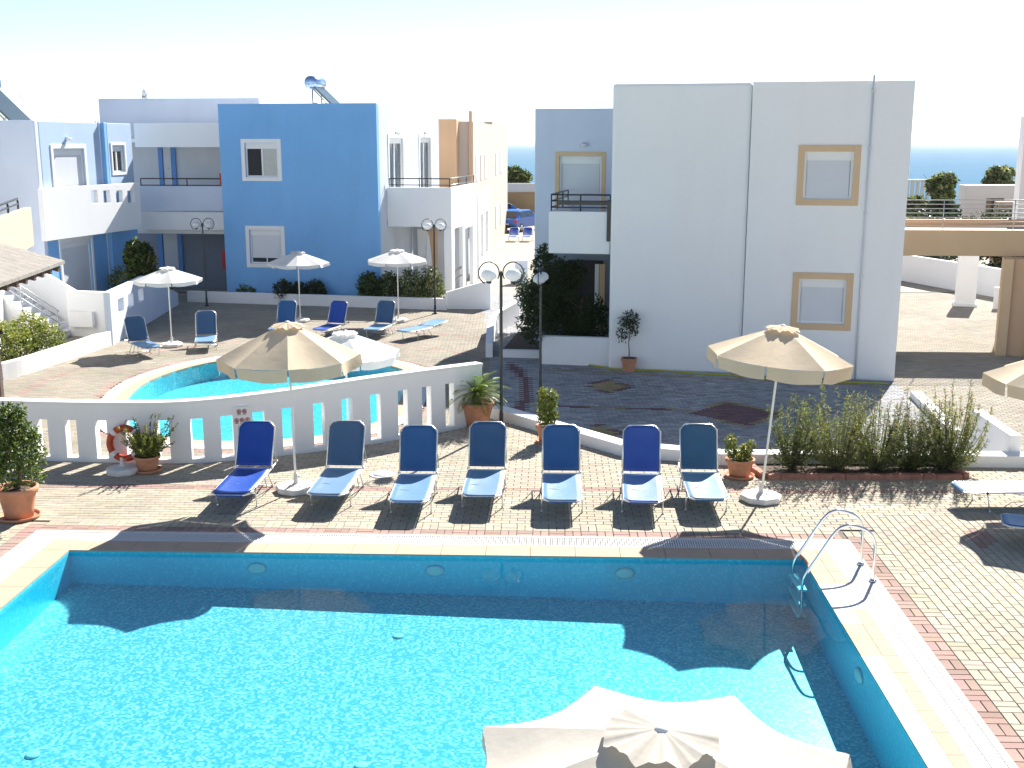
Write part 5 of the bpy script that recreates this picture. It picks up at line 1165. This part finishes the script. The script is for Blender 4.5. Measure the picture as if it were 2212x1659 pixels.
tree('low dark tree behind the footbridge rail', 1975, 2085, 425, 64, 492, 5000, cols=DARKG)
vd = thing('viaduct', 'distant grey arched structure left of the rounded tree near the sea', 'structure', (50, 140, -4)); 
for k in range(5): p_ = atY(1962+k*11, 400, 130); MB().box(p_.x-.14, 130, -3, p_.x+.14, 130.5, atY(1962, 392, 130).z).obj('pier', M['steel'], vd)
p_ = atY(1955, 390, 130); MB().box(p_.x, 129.9, atY(1962, 392, 130).z, p_.x+3.2, 130.6, atY(1962, 388, 130).z).obj('beam', M['steel'], vd)
# gap between the buildings
ow = thing('boundary_wall', 'ochre wall with a white band at the far end of the lane', 'wall', (0, 92, GZ)); z0, z1, z2 = atY(1100, 448, 92).z, atY(1100, 415, 92).z, atY(1100, 396, 92).z
MB().box(-4, 92, GZ-.03, 6, 92.4, z1).obj('lower_wall', M['ochre'], ow); MB().box(-4, 92.05, z1+.002, 6, 92.35, z2).obj('upper_band', M['far_white'], ow, bevel=.02)
la = sheet('lane', [(-3.2, 42), (1.4, 42), (4.5, 92), (-1.8, 92)], [], GZ-.012, M['paving_far'])
bs = thing('bollard_block', 'small white block at the corner of the lane by the hedge', 'block', (0, 50, GZ)); q = g(1125, 612, GZ); MB().box(q.x-.25, q.y, GZ, q.x+.3, q.y+.5, GZ+1.0).obj('block', M['lilac_white'], bs, bevel=.02)
def car(label, x, y, rz, z=GZ):
    t = thing('parked_car', label, 'car', (x, y, z), None, rz); ob = lambda mb, nm, m, **k: mb.obj(nm, M[m], t, ws=False, **k)
    W2 = .84; prof = [(-2.0, .30), (-2.02, .62), (-1.95, .88), (-1.72, .95), (-1.25, 1.40), (-.9, 1.47), (.35, 1.45), (.75, 1.30), (1.15, .98), (1.9, .80), (2.05, .62), (2.05, .30)]
    vs = []; n_ = len(prof)
    for s2 in (-1, 1):
        for (a, b) in prof: vs.append((s2*(W2-(max(0, b-.9)*.32)), a, b))
    fs = [tuple(range(n_)), tuple(range(2*n_-1, n_-1, -1))]+[(i, n_+i, n_+(i+1) % n_, (i+1) % n_) for i in range(n_)]
    ob(MB().add(vs, fs), 'body', 'car_blue', bevel=.05)
    ob(MB().add([(-.64, -1.71, 1.0), (.64, -1.71, 1.0), (.56, -1.30, 1.385), (-.56, -1.30, 1.385)], [(0, 1, 2, 3)]), 'rear_window', 'glass')
    ob(MB().add([(-.62, 1.12, 1.02), (.62, 1.12, 1.02), (.55, .74, 1.33), (-.55, .74, 1.33)], [(3, 2, 1, 0)]), 'windscreen', 'glass')
    for s2 in (-1, 1):
        for (y0, y1) in ((-1.3, -.35), (-.28, .72)):
            X0 = s2*(W2-.03+.012); X1 = s2*(W2-.145+.012); ob(MB().add([(X0, y0-.1*(y0 < -1), 1.0), (X0, y1, 1.0), (X1, y1-.1*(y1 > 0), 1.36), (X1, y0, 1.36)], [(0, 1, 2, 3)]), 'side_window', 'glass')
        for yy in (-1.25, 1.28):
            o = ob(MB().lathe([(.02, -.09), (.26, -.09), (.31, -.07), (.31, .07), (.26, .09), (.02, .09)], 18), 'wheel', 'black_plastic'); o.matrix_local = Matrix.Translation((s2*.76, yy, .31)) @ Matrix.Rotation(R(90), 4, 'Y')
            r_ = MB().lathe([(.01, .0), (.18, .01), (.2, .03), (.01, .04)], 12).obj('rim', M['steel'], o, ws=False); r_.matrix_local = Matrix.Translation((0, 0, .06*s2+(0 if s2 > 0 else -.04)))
        ob(MB().box(s2*.78-.09, -2.035, .62, s2*.78+.05, -1.96, .86), 'tail_light', 'red'); ob(MB().box(s2*.66-.14, 1.98, .60, s2*.66+.14, 2.06, .72), 'headlight', 'globe')
    ob(MB().box(-.26, -2.05, .50, .26, -2.015, .61), 'number_plate', 'white_plastic'); ob(MB().box(-.8, -2.07, .30, .8, -1.98, .46), 'bumper', 'black_plastic'); return t
q = g(1122, 502, GZ); car('bright blue hatchback parked at the far end of the lane', q.x, q.y+1.8, R(-28))
q = g(1082, 478, GZ); car('dark blue car half hidden behind the bright blue hatchback', q.x-.1, q.y+.5, R(-70))
# ---------------------------------------------------------------- planting by the blue building and gallery
tree('dense dark green tree in front of the recessed gallery', 258, 350, 490, 41.2, 655, 9000, leaf=.17, cols=DARKG+GREEN)
s1 = thing('shrub', 'low yellow green shrubs at the foot of the dark gallery tree', 'shrub', (-15, 42, GZ)); p_ = atY(272, 590, 42); crown(s1, [(p_.x, 42, .4, .6, .6, .7), (p_.x+.9, 42.5, .3, .6, .5, .6)], 2200, .13, .06, YELG+GREEN); trunk(s1, (p_.x, 42, GZ), (p_.x, 42, .3), .04, .02, 3)
def bush(label, x0, x1, yt, Y, cols, n=1800, cat='shrub', nm='shrub', leaf=.13):
    t = thing(nm, label, cat, (atY((x0+x1)/2, yt, Y).x, Y, GZ)); k = max(1, round((x1-x0)/38)); bl = []; zt3 = atY(0, yt, Y).z
    for i in range(k): x = atY(x0+(x1-x0)*(i+.5)/k, yt, Y).x; w3 = (x1-x0)/k/2/FP*Y*1.15; hh = (zt3-GZ)*rng.uniform(.42, .52); bl.append((x, Y, GZ+hh, w3, .34, hh))
    crown(t, bl, n, leaf, leaf*.45, cols); trunk(t, (bl[0][0], Y, GZ), (bl[0][0], Y, GZ+.5), .03, .015, 3)
bush('small spiky palm at the left foot of the blue wall', 518, 552, 612, 44.25, OLIVE+GREEN, 500, leaf=.2)
bush('dark brownish shrub behind the white parasol at the blue wall', 592, 700, 603, 43.3, DARKG+[(.07, .06, .025)], 2600)
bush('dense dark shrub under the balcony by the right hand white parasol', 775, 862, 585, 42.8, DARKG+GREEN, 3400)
bush('leafy shrub with pale gaps by the lamp post at the white balcony', 862, 955, 572, 42.65, GREEN+DARKG+OLIVE, 2600)
# ---------------------------------------------------------------- roof equipment
def solar(label, px_, yb, Y, sc2=1.0, rz=0, z=None):
    p = atY(px_, yb, Y); t = thing('solar_water_heater', label, 'solar water heater', (p.x, p.y, p.z if z is None else z), None, rz); ob = lambda mb, nm, m: mb.obj(nm, M[m], t, ws=False); s2 = sc2
    mb = MB(); P = lambda x, y, z: (x*s2, y*s2, z*s2)
    for x in (-.5, .5): mb.tube([P(x, .3, 0), P(x, .3, 1.25)], .03*s2, 6); mb.tube([P(x, -.9, 0), P(x, .3, 1.2)], .03*s2, 6); mb.tube([P(x, .3, .1), P(x, -.3, .6)], .02*s2, 6)
    mb.tube([P(-.5, .3, .6), P(.5, .3, .6)], .02*s2, 6); ob(mb, 'frame', 'steel')
    o = ob(MB().lathe([(.02, -.62), (.2, -.62), (.27, -.56), (.27, .56), (.2, .62), (.02, .62)], 20, (0, 0, 0)), 'tank', 'tank'); o.matrix_local = Matrix.Translation(P(0, .35, 1.42)) @ Matrix.Rotation(R(90), 4, 'Y') @ Matrix.Scale(s2, 4)
    ob(MB().hexa([P(-.55, -1.0, .05), P(.55, -1.0, .05), P(.55, .25, 1.22), P(-.55, .25, 1.22), P(-.55, -1.03, .12), P(.55, -1.03, .12), P(.55, .22, 1.29), P(-.55, .22, 1.29)]), 'collector', 'panel')
solar('solar water heater with round blue end tank on the roof of the blue building', 700, 222, 49, 1.0, R(78), z=6.55)
solar('solar water heater cut off by the left edge on the pale blue roof', -8, 262, 40, 1.1, R(80), z=6.0)
def dish(label, px_, yc, Y, r, zb):
    p = atY(px_, yc, Y); t = thing('satellite_dish', label, 'satellite dish', (p.x, p.y, zb)); mb = MB().lathe([(.01, 0), (r*.5, .03), (r*.85, .09), (r, .13), (r*.98, .14), (r*.84, .105), (r*.5, .045), (.01, .015)], 20)
    o = mb.obj('reflector', M['far_white'], t, ws=False); o.matrix_local = Matrix.Translation((0, 0, p.z-zb)) @ Matrix.Rotation(R(35), 4, 'Z') @ Matrix.Rotation(R(72), 4, 'Y')
    MB().tube([(0, 0, 0), (0, 0, p.z-zb)], .025, 6).obj('mast', M['steel'], t, ws=False); MB().tube([(0, 0, p.z-zb-.1), (.35, -.2, p.z-zb+.05)], .012, 5).obj('feed_arm', M['steel'], t, ws=False)
dish('small satellite dish on the roof of the recessed gallery wing', 308, 206, 52, .24, 6.4)
mb = MB().tube([atY(40, 205, 42), atY(62, 228, 42), atY(85, 252, 42)], .012, 4); t = thing('roof_cable', 'thin cable running down from the left roof water heater', 'cable', (-18, 42, 6)); mb.obj('cable', M['steel'], t)
